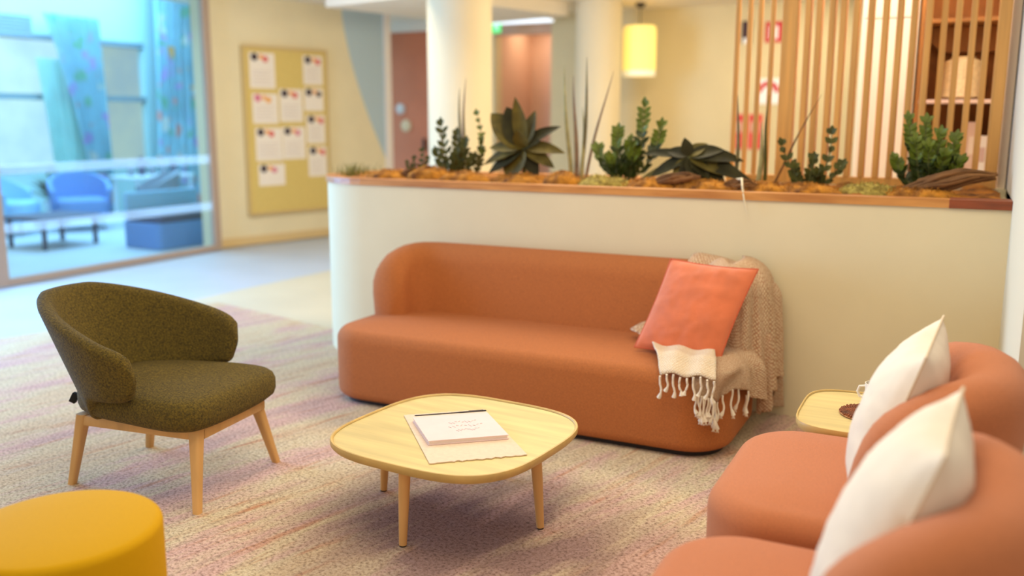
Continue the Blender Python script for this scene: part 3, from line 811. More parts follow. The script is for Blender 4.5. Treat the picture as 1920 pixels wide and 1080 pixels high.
# ------------------------------------------------------------------ coffee table
def sq_outline(a, n_, k=96, psi=0):
    pts = []
    for i in range(k):
        th = 2*pi*i/k; c, s = cos(th), sin(th); r = a*(abs(c)**n_+abs(s)**n_)**(-1/n_)
        pts.append((r*cos(th+psi), r*sin(th+psi)))
    return pts
def tray_table(name, label, loc, a, n_, h, psi, leg_r, legs, legsplay=.0):
    t = thing(name, label, 'table', loc, psi)
    b = bmesh.new()
    def ring(k, z): return [(x*k, y*k, z) for x, y in sq_outline(a, n_)]
    loft(b, [ring(.90, h-.030), ring(.975, h-.026), ring(.998, h-.014), ring(1, h), ring(.995, h+.006), ring(.98, h+.006), ring(.972, h+.001)], True, False)
    obj('rim', b, M_oakrim, t)
    b = bmesh.new(); loft(b, [ring(.973, h-.02), ring(.973, h-.0005)], True, True)
    obj('tabletop', b, M_oaktop, t)
    for lx, ly in legs:
        b = bmesh.new(); k = 1-legsplay
        tube(b, [(lx*k, ly*k, h-.028), (lx*(k+legsplay*.4), ly*(k+legsplay*.4), h*.6), (lx, ly, .005)], [leg_r, leg_r*.92, leg_r*.66], 20)
        lg = obj('leg', b, M_oak, t)
        b = bmesh.new(); tube(b, [(lx, ly, .006), (lx, ly, 0)], leg_r*.6, 16); obj('foot_cap', b, M_plinth, lg)
    return t
tray_table('coffee_table', 'low oak coffee table with rounded square tray top in front of the sofa', (-1.62, 2.84, 0), .405, 3.3, .31, rad(-5), .021,
           [(.35*cos(a), .35*sin(a)) for a in (rad(3), rad(93), rad(181), rad(272))], .06)
# paper sheet, notebook, pen on the table
TZ = .3115
def quad_block(b, q, z0, z1, deck=0., n=40):
    """q: four corners TL TR BR BL in plan; deckled edges on TL-TR and BL-BR"""
    q = [Vector((x, y, 0)) for x, y in q]; pts = []
    for k in range(4):
        a, c_ = q[k], q[(k+1) % 4]; d_ = (c_-a).normalized(); nr = Vector((d_.y, -d_.x, 0))
        for i in range(n):
            p = a.lerp(c_, i/n)
            if deck and k in (0, 2): p += nr*(deck*(random.random()-.5) + deck*.5*sin(i*1.6))
            pts.append(p)
    loft(b, [[(p.x, p.y, z) for p in pts] for z in (z0, z1)])
cq = [(-1.89, 2.90), (-1.645, 3.105), (-1.275, 2.725), (-1.535, 2.505)]
b = bmesh.new(); quad_block(b, cq, TZ-.0005, TZ+.0025, .006)
tag(obj('paper_sheet', b, M_paper, smooth=False), 'large blush sheet of deckle edged paper under the notebook on the coffee table', 'paper')
nq = [(-1.815, 2.845), (-1.592, 3.03), (-1.40, 2.832), (-1.625, 2.647)]
t = thing('notebook', 'closed pale pink notebook on the blush paper on the coffee table', 'notebook', (0, 0, TZ+.0035))
b = bmesh.new(); quad_block(b, nq, 0, .003, n=2); obj('back_cover', b, M_note, t, smooth=False)
cn = Vector((sum(p[0] for p in nq)/4, sum(p[1] for p in nq)/4))
sh = [tuple(cn+(Vector(p)-cn)*.975) for p in nq]
b = bmesh.new(); quad_block(b, sh, .003, .014, n=2); obj('pages', b, M_pages, t, smooth=False)
b = bmesh.new(); quad_block(b, nq, .014, .017, n=2); obj('front_cover', b, M_note, t, smooth=False)
b = bmesh.new(); q0, q1, q3 = Vector(nq[0]), Vector(nq[1]), Vector(nq[3]); ex = (q1-q0); ey = (q3-q0)
for r_i, (a0, a1) in enumerate(((.40, .74), (.36, .78), (.42, .70))):
    v0 = .34+r_i*.16
    for s_ in range(9):
        u = a0+(a1-a0)*s_/8; p = q0+ex*u+ey*(v0+.02*sin(s_*2.1+r_i)); pq = q0+ex*(u+.028)+ey*(v0+.05*sin(s_*1.3+1)+.02)
        tube(b, [(p.x, p.y, .0175), (pq.x, pq.y, .0175)], .0012, 5)
obj('faint_writing', b, M_ink, t)
b = bmesh.new(); p0 = q0+ex*.03+ey*.0; p1 = q1
z_ = TZ+.0236
pp = Vector((p0.x-.006, p0.y+.006, z_)); pq = Vector((p1.x-.006, p1.y+.006, z_))
t = thing('pen', 'slim black pen lying along the top edge of the notebook', 'pen', pp)
dlt = pq-pp
tube(b, [dlt*0, dlt*.02, dlt*.62], [.0008, .0024, .0026], 10); obj('barrel', b, M_pen, t)
b = bmesh.new(); tube(b, [dlt*.62, dlt*.98, dlt], [.003, .003, .002], 10); obj('cap', b, M_pen, t)
b = bmesh.new(); tube(b, [dlt*.96+Vector((0, 0, .0042)), dlt*.75+Vector((0, 0, .0045))], .0008, 6); obj('clip', b, M_pen, t)

# ------------------------------------------------------------------ tray side table with mug and mat
tray_table('side_table', 'small oak tray table between the sofa and the farther lounge chair', (-.215, 3.44, 0), .265, 4.2, .40, 0, .018,
           [(.2*cos(a), .2*sin(a)) for a in (pi/4, 3*pi/4, 5*pi/4, 7*pi/4)], .08)
t = thing('beaded_mat', 'round dark brown beaded mat on the small tray table', 'mat', (-.245, 3.43, .4015))
b = bmesh.new(); lathe(b, [(.095, 0), (.098, .003), (.095, .005)], n=32); obj('mat_base', b, M_shelfd, t)
b = bmesh.new()
for i in range(420):
    r = .094*sqrt((i+.5)/420); a = i*2.39996
    bmesh.ops.create_icosphere(b, subdivisions=1, radius=.0052, matrix=Matrix.Translation((r*cos(a), r*sin(a), .007+.0015*random.random())))
o = obj('beads', b, M_bead, t); o['kind'] = 'stuff'
t = thing('mug', 'white mug of dark drink half hidden by the white cushion on the tray table', 'mug', (-.232, 3.575, .4015))
b = bmesh.new(); lathe(b, [(.03, 0), (.037, .01), (.04, .08), (.037, .08), (.034, .012), (.02, .010)], n=28); obj('cup', b, M_mug, t)
b = bmesh.new(); lathe(b, [(.0355, .062), (.0355, .066)], n=24); obj('drink', b, M_coffee, t)
b = bmesh.new(); tube(b, [(-.038, 0, .066), (-.058, 0, .062), (-.064, 0, .042), (-.056, 0, .024), (-.037, 0, .02)], .005, 8); obj('handle', b, M_mug, t)

# ------------------------------------------------------------------ green armchair
def armchair():
    t = thing('armchair', 'olive green upholstered armchair with wrap around back and splayed oak legs', 'armchair', (-2.83, 2.62, 0), rad(7))
    # seat: rounded, wider at the front (+x)
    def outline(k, ins):
        pts = []
        xf, xb, wf, wb = .345-ins, -.33+ins, .31-ins, .25-ins
        base = [(xf, -wf*.62), (xf, wf*.62), (xf*.74, wf*.97), (0, (wf+wb)/2+.005), (xb*.6, wb*.98), (xb, wb*.55), (xb, -wb*.55), (xb*.6, -wb*.98), (0, -(wf+wb)/2-.005), (xf*.74, -wf*.97)]
        n_ = len(base)
        for i in range(n_):               # closed Catmull-Rom
            p0, p1, p2, p3 = (Vector(base[(i+d) % n_]) for d in (-1, 0, 1, 2))
            for s in range(8):
                u = s/8; pts.append(.5*((2*p1)+(p2-p0)*u+(2*p0-5*p1+4*p2-p3)*u*u+(3*p1-3*p2+p3-p0)*u**3))
        return pts
    rings = []
    for ins, z in [(.05, .296), (.022, .30), (.006, .314), (0, .335), (0, .375), (.008, .398), (.024, .413), (.05, .422), (.10, .430), (.17, .436)]:
        rings.append([(p.x, p.y, z + (.006*cos(p.x*3))) for p in outline(0, ins)])
    b = bmesh.new(); loft(b, rings); obj('seat', b, M_green, t)
    # shell
    N = 60; K = 9; rings = []; tmax = 93
    for i in range(N+1):
        w_ = -1+2*i/N; ph = rad(tmax*w_); aw = abs(w_)
        # top and bottom edges
        tp = .765-.175*(max(0, aw-.18)/.82)**1.35
        sm = min(1, max(0, (aw-.50)/.20)); bt = .285+.09*sm*sm*(3-2*sm)+.035*max(0, aw-.5)/.5
        endk = sqrt(max(0, 1-max(0, (aw-.88)/.12)**3.0))
        mid = .50; tp = mid+(tp-mid)*max(.05, endk)**.55; bt = mid-(mid-bt)*max(.05, endk)**.55
        tk = .062*max(.12, endk)**.6
        ring = []
        def surf(z, off):
            k = (z-.29)/.47; k = max(-.1, k)
            Aa = .345+.27*k; Bb = .285+.095*k**.9 if k > 0 else .285
            cx = .065+.03*k
            x = cx-(Aa+off)*cos(ph) if abs(ph) < pi/2 else cx-(Aa*1.0+off)*cos(ph)
            y = (Bb+off)*sin(ph)
            if aw > .85: y *= 1-.06*((aw-.85)/.15)
            return Vector((x, y, z))
        h_ = tk/2
        zs = [bt+h_*.9+(tp-bt-1.8*h_)*q/K for q in range(K+1)]
        for z in zs: ring.append(surf(z, h_))
        for q in range(1, 6): a = pi*q/6; ring.append(surf(tp-h_*.9+h_*.9*sin(a), h_*cos(a)))
        for z in zs[::-1]: ring.append(surf(z, -h_))
        for q in range(1, 6): a = pi*q/6; ring.append(surf(bt+h_*.9-h_*.9*sin(a), -h_*cos(a)))
        rings.append(ring)
    b = bmesh.new(); loft(b, rings); sh_ = obj('backrest', b, M_green, t)
    tg = bmesh.new(); box(tg, (-.005, -.012, -.02), (.02, .012, .02), .002)
    o = obj('fabric_tag', tg, M_tag, t, loc=(-.355, -.155, .345), rot=(0, rad(28), rad(20))); o['label'] = 'small black tag'
    # frame and legs
    b = bmesh.new()
    for lo, hi in (((-.29, -.215, .252), (.30, -.175, .296)), ((-.29, .175, .252), (.30, .215, .296)), ((.26, -.215, .252), (.30, .215, .296)), ((-.29, -.215, .252), (-.25, .215, .296))): box(b, lo, hi, .008)
    obj('frame', b, M_oak, t)
    for tx, ty, bx_, by_ in ((.275, -.20, .325, -.285), (.255, .20, .305, .265), (-.265, -.195, -.335, -.215), (-.265, .195, -.335, .235)):
        b = bmesh.new(); rings = []
        for k, (z, s_) in enumerate(((.298, .024), (.27, .0235), (.18, .020), (.06, .0165), (0, .015))):
            u = 1-z/.298; cx, cy = tx+(bx_-tx)*u, ty+(by_-ty)*u
            rings.append([(cx+x, cy+y, z) for x, y in rrect(s_*2, s_*2, s_*.55, 5)])
        loft(b, rings); obj('leg', b, M_oak, t)
armchair()

# ------------------------------------------------------------------ yellow ottoman
t = thing('pouf', 'round mustard yellow pouf cropped at the lower left corner', 'pouf', (-2.02, 1.475, 0))
b = bmesh.new(); R0 = .25
pf = [(R0-.02, .0), (R0-.004, .01), (R0, .03)] + [(R0, .03+.36*i/5) for i in range(1, 5)] + [(R0-.022*(1-cos(a)), .398+.022*sin(a)) for a in [pi/2*i/6 for i in range(7)]] + [(R0*.8, .424), (R0*.5, .428), (R0*.1, .430)]
lathe(b, pf, n=72); obj('cover', b, M_yellow, t)
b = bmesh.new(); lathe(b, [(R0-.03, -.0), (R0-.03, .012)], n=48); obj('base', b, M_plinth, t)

# ------------------------------------------------------------------ slat screen
scr = thing('slat_screen', 'tall oak slat screen standing on the planter in front of the bookshelf', 'screen', (-.5, 5.42, 1.10))
XL, XRr = -1.245, .165
def sx(px): return px
tops = [1395, 1417.5, 1437, 1459.5, 1493.5, 1525.5, 1545, 1568.5, 1587.5, 1610.5, 1635.5, 1660.5, 1685, 1708.5, 1733.5, 1758.5, 1781.5, 1806.5, 1829.5, 1857.5, 1885]
# spacing measured along the screen, metres from its left edge
Xs = [-1.225, -1.158, -1.099, -1.031, -.932, -.838, -.780, -.711, -.655, -.588, -.514, -.441, -.370, -.302, -.230, -.157, -.090, -.019, .046]
for k, x in enumerate(Xs):
    wide = (k == 4)
    wd = .042 if wide else (.0125 if k < 4 else .0155)
    dp = .03 if (k < 4 or k >= 15) else (.074 if wide else .08)
    b = bmesh.new(); box(b, (x+.5-wd, -dp/2, .04 if not wide else .0), (x+.5+wd, dp/2, 1.62), .004)
    obj('slat' if not wide else 'post', b, M_slat, scr, smooth=False)
obj('bottom_rail', bx((-.75, -.036, 0), (.61, .036, .042), .004), M_slat, scr, smooth=False)
obj('top_rail', bx((-.75, -.03, 1.60), (.66, .03, 1.66), .004), M_slat, scr, smooth=False)
obj('post', bx((.592, -.035, 0), (.652, .035, 1.62), .005), M_slat, scr, smooth=False)
obj('trim_5', bx((XR-.045, 5.46, 1.1), (XR-.002, 5.50, CZ)), M_trimw, kind='structure', smooth=False)
obj('trim_6', bx((XR-.006, 5.38, 1.1), (XR-.001, 5.41, CZ)), M_black, kind='structure', smooth=False)
# sill strip the screen stands on
obj('trim_7', bx((-1.3, 5.36, 1.06), (XR, 5.52, 1.10)), M_wall, kind='structure', smooth=False)

# bookshelf behind screen
bs = thing('bookshelf', 'walnut bookshelf behind the slat screen at the right wall', 'bookshelf', (-.30, 6.05, 0))
obj('back_panel', bx((0, .42, 0), (.48, .44, 2.7)), M_shelfd, bs, smooth=False)
obj('side_panel', bx((0, 0, 0), (.022, .42, 2.7)), M_shelf, bs, smooth=False)
obj('side_panel', bx((.465, 0, 0), (.485, .42, 2.7)), M_shelf, bs, smooth=False)
for z in (1.02, 1.57, 2.03, 2.6): obj('shelf', bx((.022, 0, z-.022), (.465, .42, z), .002), M_pinkb if z == 1.57 else M_shelf, bs, smooth=False)
b = bmesh.new()
loft(b, [[(x, y, z) for x, z in [(.46, 2.006)]+[(.025+.14-.14*cos(a), 2.006-.15*sin(a)) for a in [pi/2*i/8 for i in range(9)]]+[(.46, 1.856)]] for y in (.30, .38)])
obj('arched_bracket', b, M_shelf, bs)
t = thing('woven_vase', 'ivory woven round basket vase on the bookshelf behind the slats', 'vase', (-.06, 6.22, 1.571))
b = bmesh.new(); pf = [(.06, 0), (.085, .01)]+[(.105+.006*cos(i*2*pi/1.0*.5)+.004*((i % 2)*2-1), .02+.2*i/14) for i in range(15)]+[(.085, .232), (.06, .24), (.055, .23)]
lathe(b, pf, n=36); obj('basket_body', b, M_vase, t)
b = bmesh.new(); lathe(b, [(.052, .226), (.066, .232), (.066, .25), (.052, .25)], n=28); obj('rim', b, M_vase, t)
for k, (x, wd, hh, m, lb) in enumerate(((-.262, .035, .40, M_wsign, 'tall white folder, leftmost on the lower bookshelf'), (-.222, .03, .22, M_lilac, 'short lilac book beside the leftmost white folder'), (-.185, .05, .16, M_navy, 'short navy book on the lower bookshelf'),
        (-.09, .04, .34, M_pinkb, 'blush binder left of the tall lilac folder'), (-.035, .022, .44, M_lilac, 'tall lilac folder on the lower bookshelf'), (-.005, .06, .42, M_pinkb, 'wide blush binder right of the tall lilac folder'), (.06, .05, .34, M_wsign, 'white binder nearest the right wall'), (.115, .035, .38, M_pinkb, 'blush folder against the right bookshelf panel'))):
    o = thing('book', lb, 'book', (x, 6.14, 1.021)); o['group'] = 'books on the lower shelf'
    obj('cover', bx((0, 0, 0), (wd*.94, .2, hh), .003), m, o, smooth=False)
    obj('spine_label', bx((wd*.2, -.0015, hh*.55), (wd*.75, .0005, hh*.8)), M_pages if m is not M_wsign else M_ink, o, smooth=False)
# white cabinet left of the bookshelf
t = thing('white_cabinet', 'tall white cabinet behind the slats left of the bookshelf', 'cabinet', (-.625, 6.05, 0))
obj('body', bx((0, .02, 0), (.315, .45, 2.7)), M_wsign, t, smooth=False)
for z0, z1 in ((.05, 1.05), (1.06, 2.04), (2.05, 2.68)):
    dd = obj('door', bx((.005, 0, z0), (.31, .02, z1), .002), M_wall if False else mat('cabinet_white', (246, 238, 224), .5), t, smooth=False)
    obj('handle', bx((.28, -.015, (z0+z1)/2-.06), (.29, 0, (z0+z1)/2+.06), .003), M_black, dd)

# signs on the back wall
def sign(name, label, px0, px1, z0, z1, m, marks=()):
    t = thing(name, label, 'sign', (px0, 11.5, z0))
    obj('plate', bx((0, -.012, 0), (px1-px0, 0, z1-z0), .003), m, t, smooth=False)
    for nm, lo, hi, mm in marks: obj(nm, bx((lo[0], -.016, lo[1]), (hi[0], -.0125, hi[1])), mm, t, smooth=False)
sign('safety_sign', 'dark maroon and white notice high on the back wall left of the red square sign', -2.55, -2.43, 2.36, 2.62, M_darkp, [('white_strip', (.02, -.0), (.10, .06), M_wsign)])
sign('fire_sign', 'red square fire safety sign with a white panel behind the slats', -2.27, -2.05, 2.36, 2.60, M_red, [('white_symbol', (.05, .04), (.15, .19), M_wsign)])
t = thing('round_notice', 'white notice with a red arched band behind the slats', 'sign', (-2.2, 11.49, 1.78))
b = bmesh.new(); box(b, (-.15, -.004, -.14), (.15, .006, .16), .002); obj('plate', b, M_wsign, t, smooth=False)
b = bmesh.new(); ro = [(.13*cos(pi*i/16), .13*sin(pi*i/16)) for i in range(17)]; ri = [(.075*cos(pi*i/16), .075*sin(pi*i/16)) for i in range(16, -1, -1)]
loft(b, [[(x, y, z) for x, z in ro+ri] for y in (-.009, -.005)]); obj('red_arch', b, M_red, t, smooth=False)
sign('fire_notice', 'tall red fire equipment notice on the back wall, left of a pair', -2.62, -2.45, 1.10, 1.52, M_redbox, [('pale_panel', (.03, .2), (.13, .33), M_pink), ('dark_heading', (.03, .36), (.13, .39), M_red)])
sign('fire_notice', 'tall red fire equipment notice on the back wall, right of a pair', -2.42, -2.25, 1.10, 1.52, M_redbox, [('pale_panel', (.03, .2), (.13, .33), M_pink), ('dark_heading', (.03, .36), (.13, .39), M_red)])

# ------------------------------------------------------------------ planting
PZ = 1.086; PY = 4.98
def moss(label, x, y, rx, ry, h, m, n=18, name='moss_mound'):
    b = bmesh.new(); sd = random.uniform(0, 50)
    def f(u, v):
        a = 2*pi*u; r = v
        k = 1+.25*mnoise.noise(Vector((cos(a)*1.4+sd, sin(a)*1.4, 0)))
        X, Y = rx*r*k*cos(a), ry*r*k*sin(a)
        z = h*(1-r*r)**.6*(1+.35*mnoise.noise(Vector((X*14+sd, Y*14, 1))))+.012*mnoise.noise(Vector((X*60, Y*60+sd, 1))) if r < .999 else -.004
        return (X, Y, z)
    grid(b, f, 40, n)
    bmesh.ops.remove_doubles(b, verts=b.verts[:], dist=1e-4)
    # wiry strands
    for q in range(int(160*rx/.2)):
        a = random.uniform(0, 2*pi); r = sqrt(random.random())*.95; X, Y = rx*r*cos(a), ry*r*sin(a); z = h*(1-r*r)**.6*.9
        d_ = Vector((random.uniform(-1, 1), random.uniform(-1, 1), random.uniform(.1, .9)))*.025
        p = Vector((X, Y, z)); tube(b, [p, p+d_*.6+Vector((0, 0, .006)), p+d_], [.0016, .0013, .0006], 3, False)
    return tag(obj(name, b, m, loc=(x, y, PZ)), label, 'moss', 'moss mounds in the planter', kind=None)
mspec = [(-3.2, 4.82, .17, .13, .055, M_moss, 'low ochre moss mound at the left end of the planter'), (-2.93, 4.85, .16, .14, .085, M_moss, 'ochre moss mound in front of the leftmost spiky plant'), (-2.66, 4.80, .17, .12, .06, M_moss, 'rusty moss mound left of the broad leaved plant'),
         (-2.32, 4.85, .20, .15, .05, M_moss, 'rusty moss mound under the broad leaved plant'), (-2.03, 4.80, .12, .10, .075, M_moss, 'bright ochre moss ball at the foot of the tall spikes'), (-1.80, 4.82, .17, .13, .055, M_moss2, 'olive moss mound right of the tall spikes'),
         (-1.52, 4.80, .16, .12, .05, M_moss, 'ochre moss mound under the zigzag leaf shrub'), (-1.22, 4.82, .19, .14, .05, M_moss, 'brown moss mound under the drooping dark plant'), (-.93, 4.82, .15, .12, .05, M_moss, 'ochre moss mound left of the grey green plant'),
         (-.70, 4.84, .17, .13, .045, M_moss, 'ochre moss mound under the grey green plant'), (-.42, 4.88, .16, .12, .055, M_moss2, 'olive and yellow moss mound left of the driftwood'), (-.18, 4.80, .17, .10, .045, M_moss, 'yellow moss mound in front of the driftwood')]
for x, y, rx, ry, h, m, lb in mspec: moss(lb, x, y, rx, ry, h, m)

def leaf_bm(b, base, tip, width, normal, fold=.25, droop=0., n=8, pw=.9, peak=.5, cup=0.):
    """a real leaf blade with thickness, from base to tip"""
    base, tip = Vector(base), Vector(tip); d = tip-base; L = d.length; t_ = d.normalized()
    nr = (Vector(normal)-t_*Vector(normal).dot(t_)).normalized(); sd = t_.cross(nr)
    rows = []
    for i in range(n+1):
        s = i/n; wv = width*(sin(pi*s**(1/(2*peak)) ) if True else 0)**pw if 0 < s < 1 else .001
        c = base+d*s+nr*(L*droop*-(s*s) + L*cup*sin(pi*s)*.3)
        rows.append([c-sd*wv+nr*wv*fold, c-sd*wv*.5+nr*wv*fold*.3, c, c+sd*wv*.5+nr*wv*fold*.3, c+sd*wv+nr*wv*fold])
    tn = .0012
    top = [[b.verts.new(p+nr*tn) for p in r] for r in rows]; bot = [[b.verts.new(p-nr*tn) for p in r] for r in rows]
    for i in range(n):
        for k in range(4):
            b.faces.new((top[i][k], top[i][k+1], top[i+1][k+1], top[i+1][k])); b.faces.new((bot[i][k+1], bot[i][k], bot[i+1][k], bot[i+1][k+1]))
        b.faces.new((top[i][0], top[i+1][0], bot[i+1][0], bot[i][0])); b.faces.new((top[i+1][4], top[i][4], bot[i][4], bot[i+1][4]))

def zz_plant(label, x, y, stems, m_leaf, name='zigzag_leaf_plant', lw=.017, ll=.064, mtip=None, pairs=11):
    t = thing(name, label, 'plant', (x, y, PZ))
    for (tx, ty, h, bend) in stems:
        p0 = Vector((random.uniform(-.02, .02), random.uniform(-.015, .015), -.004)); tip = Vector((tx, ty, h))
        pts = [p0+(tip-p0)*s+Vector((bend*sin(pi*s), 0, 0)) for s in [i/10 for i in range(11)]]
        b = bmesh.new(); tube(b, pts, [.006-.004*i/10 for i in range(11)], 7); st = obj('stem', b, M_stem, t)
        b = bmesh.new(); bt_ = bmesh.new()
        for k in range(pairs):
            s = .22+.76*k/(pairs-1); i = s*10; a = int(min(i, 9)); p = pts[a].lerp(pts[a+1], i-a); d_ = (pts[a+1]-pts[a]).normalized()
            az = k*1.3+tx*9
            L = ll*(1-.35*abs(s-.5))
            for sg in (-1, 1):
                sd = Vector((cos(az*.35)*sg, .5*sin(az)*sg, 0)).normalized()
                tp_ = p+(sd*.75+d_*.75+Vector((0, -.15, 0))).normalized()*L
                leaf_bm(bt_ if (mtip and s > .62) else b, p, tp_, lw, Vector((0, -.8, .5))+d_*.2, .2, 0, 6)
        tp_ = pts[-1]+(pts[-1]-pts[-2]).normalized()*ll*.8; leaf_bm(bt_ if mtip else b, pts[-1], tp_, lw*.8, (0, -.8, .5), .2, 0, 6)
        obj('leaflets', b, m_leaf, st)
        if mtip: obj('young_leaflets', bt_, mtip, st)['label'] = 'paler young leaflets at the stem tip'
        else: bt_.free()
    return t
zz_plant('dark glossy leafy plant at the left of the planter beside grey spikes', -2.83, 4.95, [(-.08, 0, .33, -.02), (.02, .02, .27, .01), (.09, 0, .22, .02), (-.11, 0, .16, 0), (.13, .02, .13, .02), (.05, -.03, .16, .02)], M_dull, pairs=7)
zz_plant('arching thin stemmed plant between the spikes and the broad leaved plant', -2.74, 5.06, [(.02, 0, .40, .05), (.05, 0, .24, .03)], M_dull, 'arching_plant', .012, .04, M_zz2, 8)
zz_plant('leafy plant with bright upright green tips right of the far spikes', -1.70, 4.97, [(.08, 0, .44, .02), (.17, .03, .33, .05), (-.07, 0, .30, -.03), (-.19, 0, .20, -.03), (0, .02, .24, 0), (.04, -.02, .20, .0), (-.10, -.03, .15, -.02)], M_zz, mtip=M_zz2)
zz_plant('sparse grey green leafy plant in front of the wide post', -.72, 4.93, [(-.14, 0, .24, -.02), (.02, 0, .17, 0), (.10, .02, .30, .03), (.16, 0, .14, .03), (-.07, -.02, .12, -.02), (.05, -.03, .10, .02)], M_dull, 'grey_leaf_plant', .016, .05, pairs=6)
zz_plant('dense glossy green plant at the right end of the planter by the driftwood', -.17, 5.02, [(-.10, 0, .37, -.01), (-.02, .02, .36, 0), (.05, 0, .30, .01), (.12, .02, .28, .02), (-.15, .02, .17, -.02), (0, -.03, .24, 0), (.08, -.03, .2, .01), (.15, 0, .17, .02), (-.06, -.03, .26, 0), (.03, .03, .2, 0)], M_zz, mtip=M_zz2, pairs=13, lw=.0145, ll=.056)
zz_plant('small sprouting plant near the left end of the planter', -3.13, 4.98, [(.0, 0, .12, 0), (-.05, 0, .09, -.01), (.06, 0, .17, .02), (.10, 0, .12, .02)], M_dull, 'sprout', .010, .032, pairs=5)

def spikes(label, x, y, sp, name='spiky_plant'):
    t = thing(name, label, 'plant', (x, y, PZ))
    for (bx0, tx, h, r, m) in sp:
        b = bmesh.new(); n = 12; ph = random.uniform(0, 6)
        pts = [Vector((bx0+(tx-bx0)*s+.006*sin(s*5+ph), .008*sin(s*4+ph), -.005+h*s)) for s in [i/n for i in range(n+1)]]
        tube(b, pts, [r*(1-(i/n)**2.2*.92) for i in range(n+1)], 9); obj('spike_leaf', b, m, t)
spikes('cluster of grey tapering spike leaves before the nearer pillar', -2.86, 5.08, [(0, .015, .56, .012, M_spike), (.02, .055, .62, .011, M_spikem), (-.02, .0, .42, .011, M_spike), (-.08, -.15, .34, .009, M_spikem), (.03, .05, .5, .010, M_spikep)])
spikes('tallest cluster of slender spike leaves left of the far pillar', -2.04, 5.02, [(-.035, -.085, .68, .013, M_spikep), (-.005, -.02, .62, .014, M_spikem), (.03, .06, .72, .012, M_spike), (.045, .03, .44, .012, M_spikep), (.05, .21, .64, .009, M_spikem)])
spikes('single dark grey spike leaf left of the slat screen', -1.10, 4.96, [(0, .0, .50, .011, M_spike)], 'spike_plant')
spikes('pair of pale green spike leaves before the left slats', -.98, 5.0, [(-.01, .005, .36, .014, M_spikep), (.02, .03, .50, .010, M_dull)], 'spike_plant')
spikes('long thin brown stick leaning right before the slats', -.93, 5.02, [(0, .24, .50, .006, M_bark)], 'leaning_twig')

def rosette(label, x, y, zc, leaves, mats, name='broad_leaf_plant'):
    t = thing(name, label, 'plant', (x, y, PZ))
    b = bmesh.new(); tube(b, [(0, 0, -.005), (.01, 0, zc*.6), (0, 0, zc)], [.014, .012, .01], 8); obj('stem', b, M_stem, t)
    for k, (dx, dy, dz, w_, dr) in enumerate(leaves):
        w_ *= 1.3; b = bmesh.new(); base = Vector((0, 0, zc)); tip = base+Vector((dx, dy, dz))*1.08
        n_ = Vector((-dx*.6, -.8, .75)) if dz > -.02 else Vector((dx*.5, -.8, .8))
        leaf_bm(b, base, tip, w_, n_, .22, dr, 12, .8, .62)
        obj('leaf', b, mats[k % len(mats)], t)
rosette('large broad leaved dark plant spreading in the middle of the planter', -2.34, 4.93, .20,
        [(-.20, 0, .20, .068, .12), (-.12, .03, .22, .062, .0), (-.045, .0, .27, .034, -.1), (.06, .02, .20, .040, 0), (.16, 0, .15, .038, .35), (.22, 0, .02, .036, .3), (.19, -.02, -.09, .034, .1), (.10, -.03, -.16, .036, 0),
         (-.22, 0, .02, .038, .15), (-.27, -.01, -.06, .036, .2), (-.20, -.03, -.14, .042, .0), (-.09, -.05, -.17, .072, .1), (-.12, -.04, .06, .038, .1), (.10, -.05, .05, .034, .2), (0, -.08, .10, .036, .0), (.02, .08, .12, .036, 0)], [M_dark2, M_dark, M_dark2])
rosette('low drooping dark leaved plant left of the slat screen', -1.34, 4.90, .17,
        [(-.26, 0, .05, .024, .25), (-.20, -.02, -.10, .034, .05), (-.27, .02, -.13, .022, 0), (.16, 0, .06, .036, .25), (.25, 0, .04, .040, .35), (.28, -.02, -.06, .048, .25), (.20, -.04, -.12, .044, .1), (.05, -.05, -.16, .050, 0), (-.05, -.05, -.15, .040, 0),
         (.11, -.06, -.13, .046, 0), (-.02, -.02, .09, .026, .2), (.07, .03, .08, .034, .3), (-.12, .0, .05, .03, .3), (.33, -.01, -.10, .035, .1)], [M_dark, M_dark, M_dark2], 'drooping_plant')
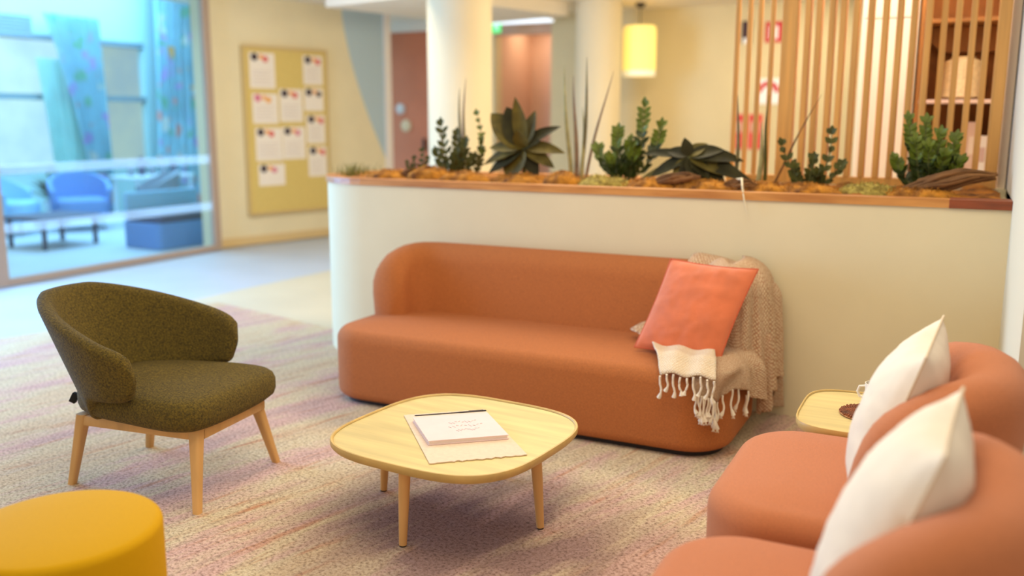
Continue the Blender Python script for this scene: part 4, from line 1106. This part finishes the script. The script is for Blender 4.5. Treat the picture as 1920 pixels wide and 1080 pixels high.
# grass tuft
b = bmesh.new()
for k in range(150):
    X, Y = random.gauss(0, .06), random.gauss(0, .03); h = random.uniform(.04, .10)
    tube(b, [(X, Y, -.01), (X+random.uniform(-.015, .015), Y, h*.6), (X+random.uniform(-.035, .035), Y+random.uniform(-.02, .02), h)], [.0018, .0014, .0004], 4, False)
tag(obj('grass_tuft', b, mat('tuft_green', (150, 144, 60), .8, .3, 30), loc=(-3.50, 4.86, PZ)), 'short yellow green grass tuft at the left tip of the planter', 'grass')
# driftwood pieces
def driftwood(label, x, y, z, L, r, rz, ry, name='driftwood'):
    b = bmesh.new(); rng = random.Random(len(label))
    for q in range(26):
        a0 = rng.uniform(0, 2*pi); ro = r*sqrt(rng.random()); s0 = rng.uniform(0, .25); s1 = rng.uniform(.72, 1.0); ph = rng.uniform(0, 6)
        pts = []; rs = []
        for i in range(15):
            s_ = s0+(s1-s0)*i/14; env = .35+.65*sin(pi*min(1, s_*1.02))**.8
            pts.append((L*(s_-.5), ro*env*cos(a0)+.006*sin(s_*9+ph), .8*ro*env*sin(a0)+.05*L*sin(s_*3)+.005*sin(s_*13+ph)))
            rs.append(r*rng.uniform(.16, .26)*(.35+.65*sin(pi*(i+.6)/15.2)))
        tube(b, pts, rs, 6)
    return tag(obj(name, b, M_bark, loc=(x, y, z), rot=(0, ry, rz)), label, 'wood')
driftwood('gnarled brown driftwood log at the right end of the planter', -.07, 4.84, PZ+.055, .46, .055, rad(4), rad(-14))
driftwood('small dark bark piece beside the sprout at left', -3.03, 4.80, PZ+.03, .16, .028, rad(20), rad(8), 'bark_piece')
driftwood('tan bark piece lying under the drooping dark plant', -1.38, 4.76, PZ+.045, .30, .035, rad(-4), rad(-10), 'bark_piece')
driftwood('short tan bark chip left of the pale root strand', -1.02, 4.74, PZ+.035, .18, .028, rad(5), rad(3), 'bark_piece')
# pale strand over ledge
b = bmesh.new(); tube(b, [(-1.06, 4.80, PZ+.06), (-1.0, 4.66, PZ+.075), (-.975, 4.56, PZ+.045), (-.955, 4.525, PZ-.02), (-.93, 4.522, PZ-.10)], [.007, .006, .005, .004, .0015], 7)
tag(obj('pale_root', b, M_strand), 'pale thin root hanging over the front of the oak ledge', 'root')
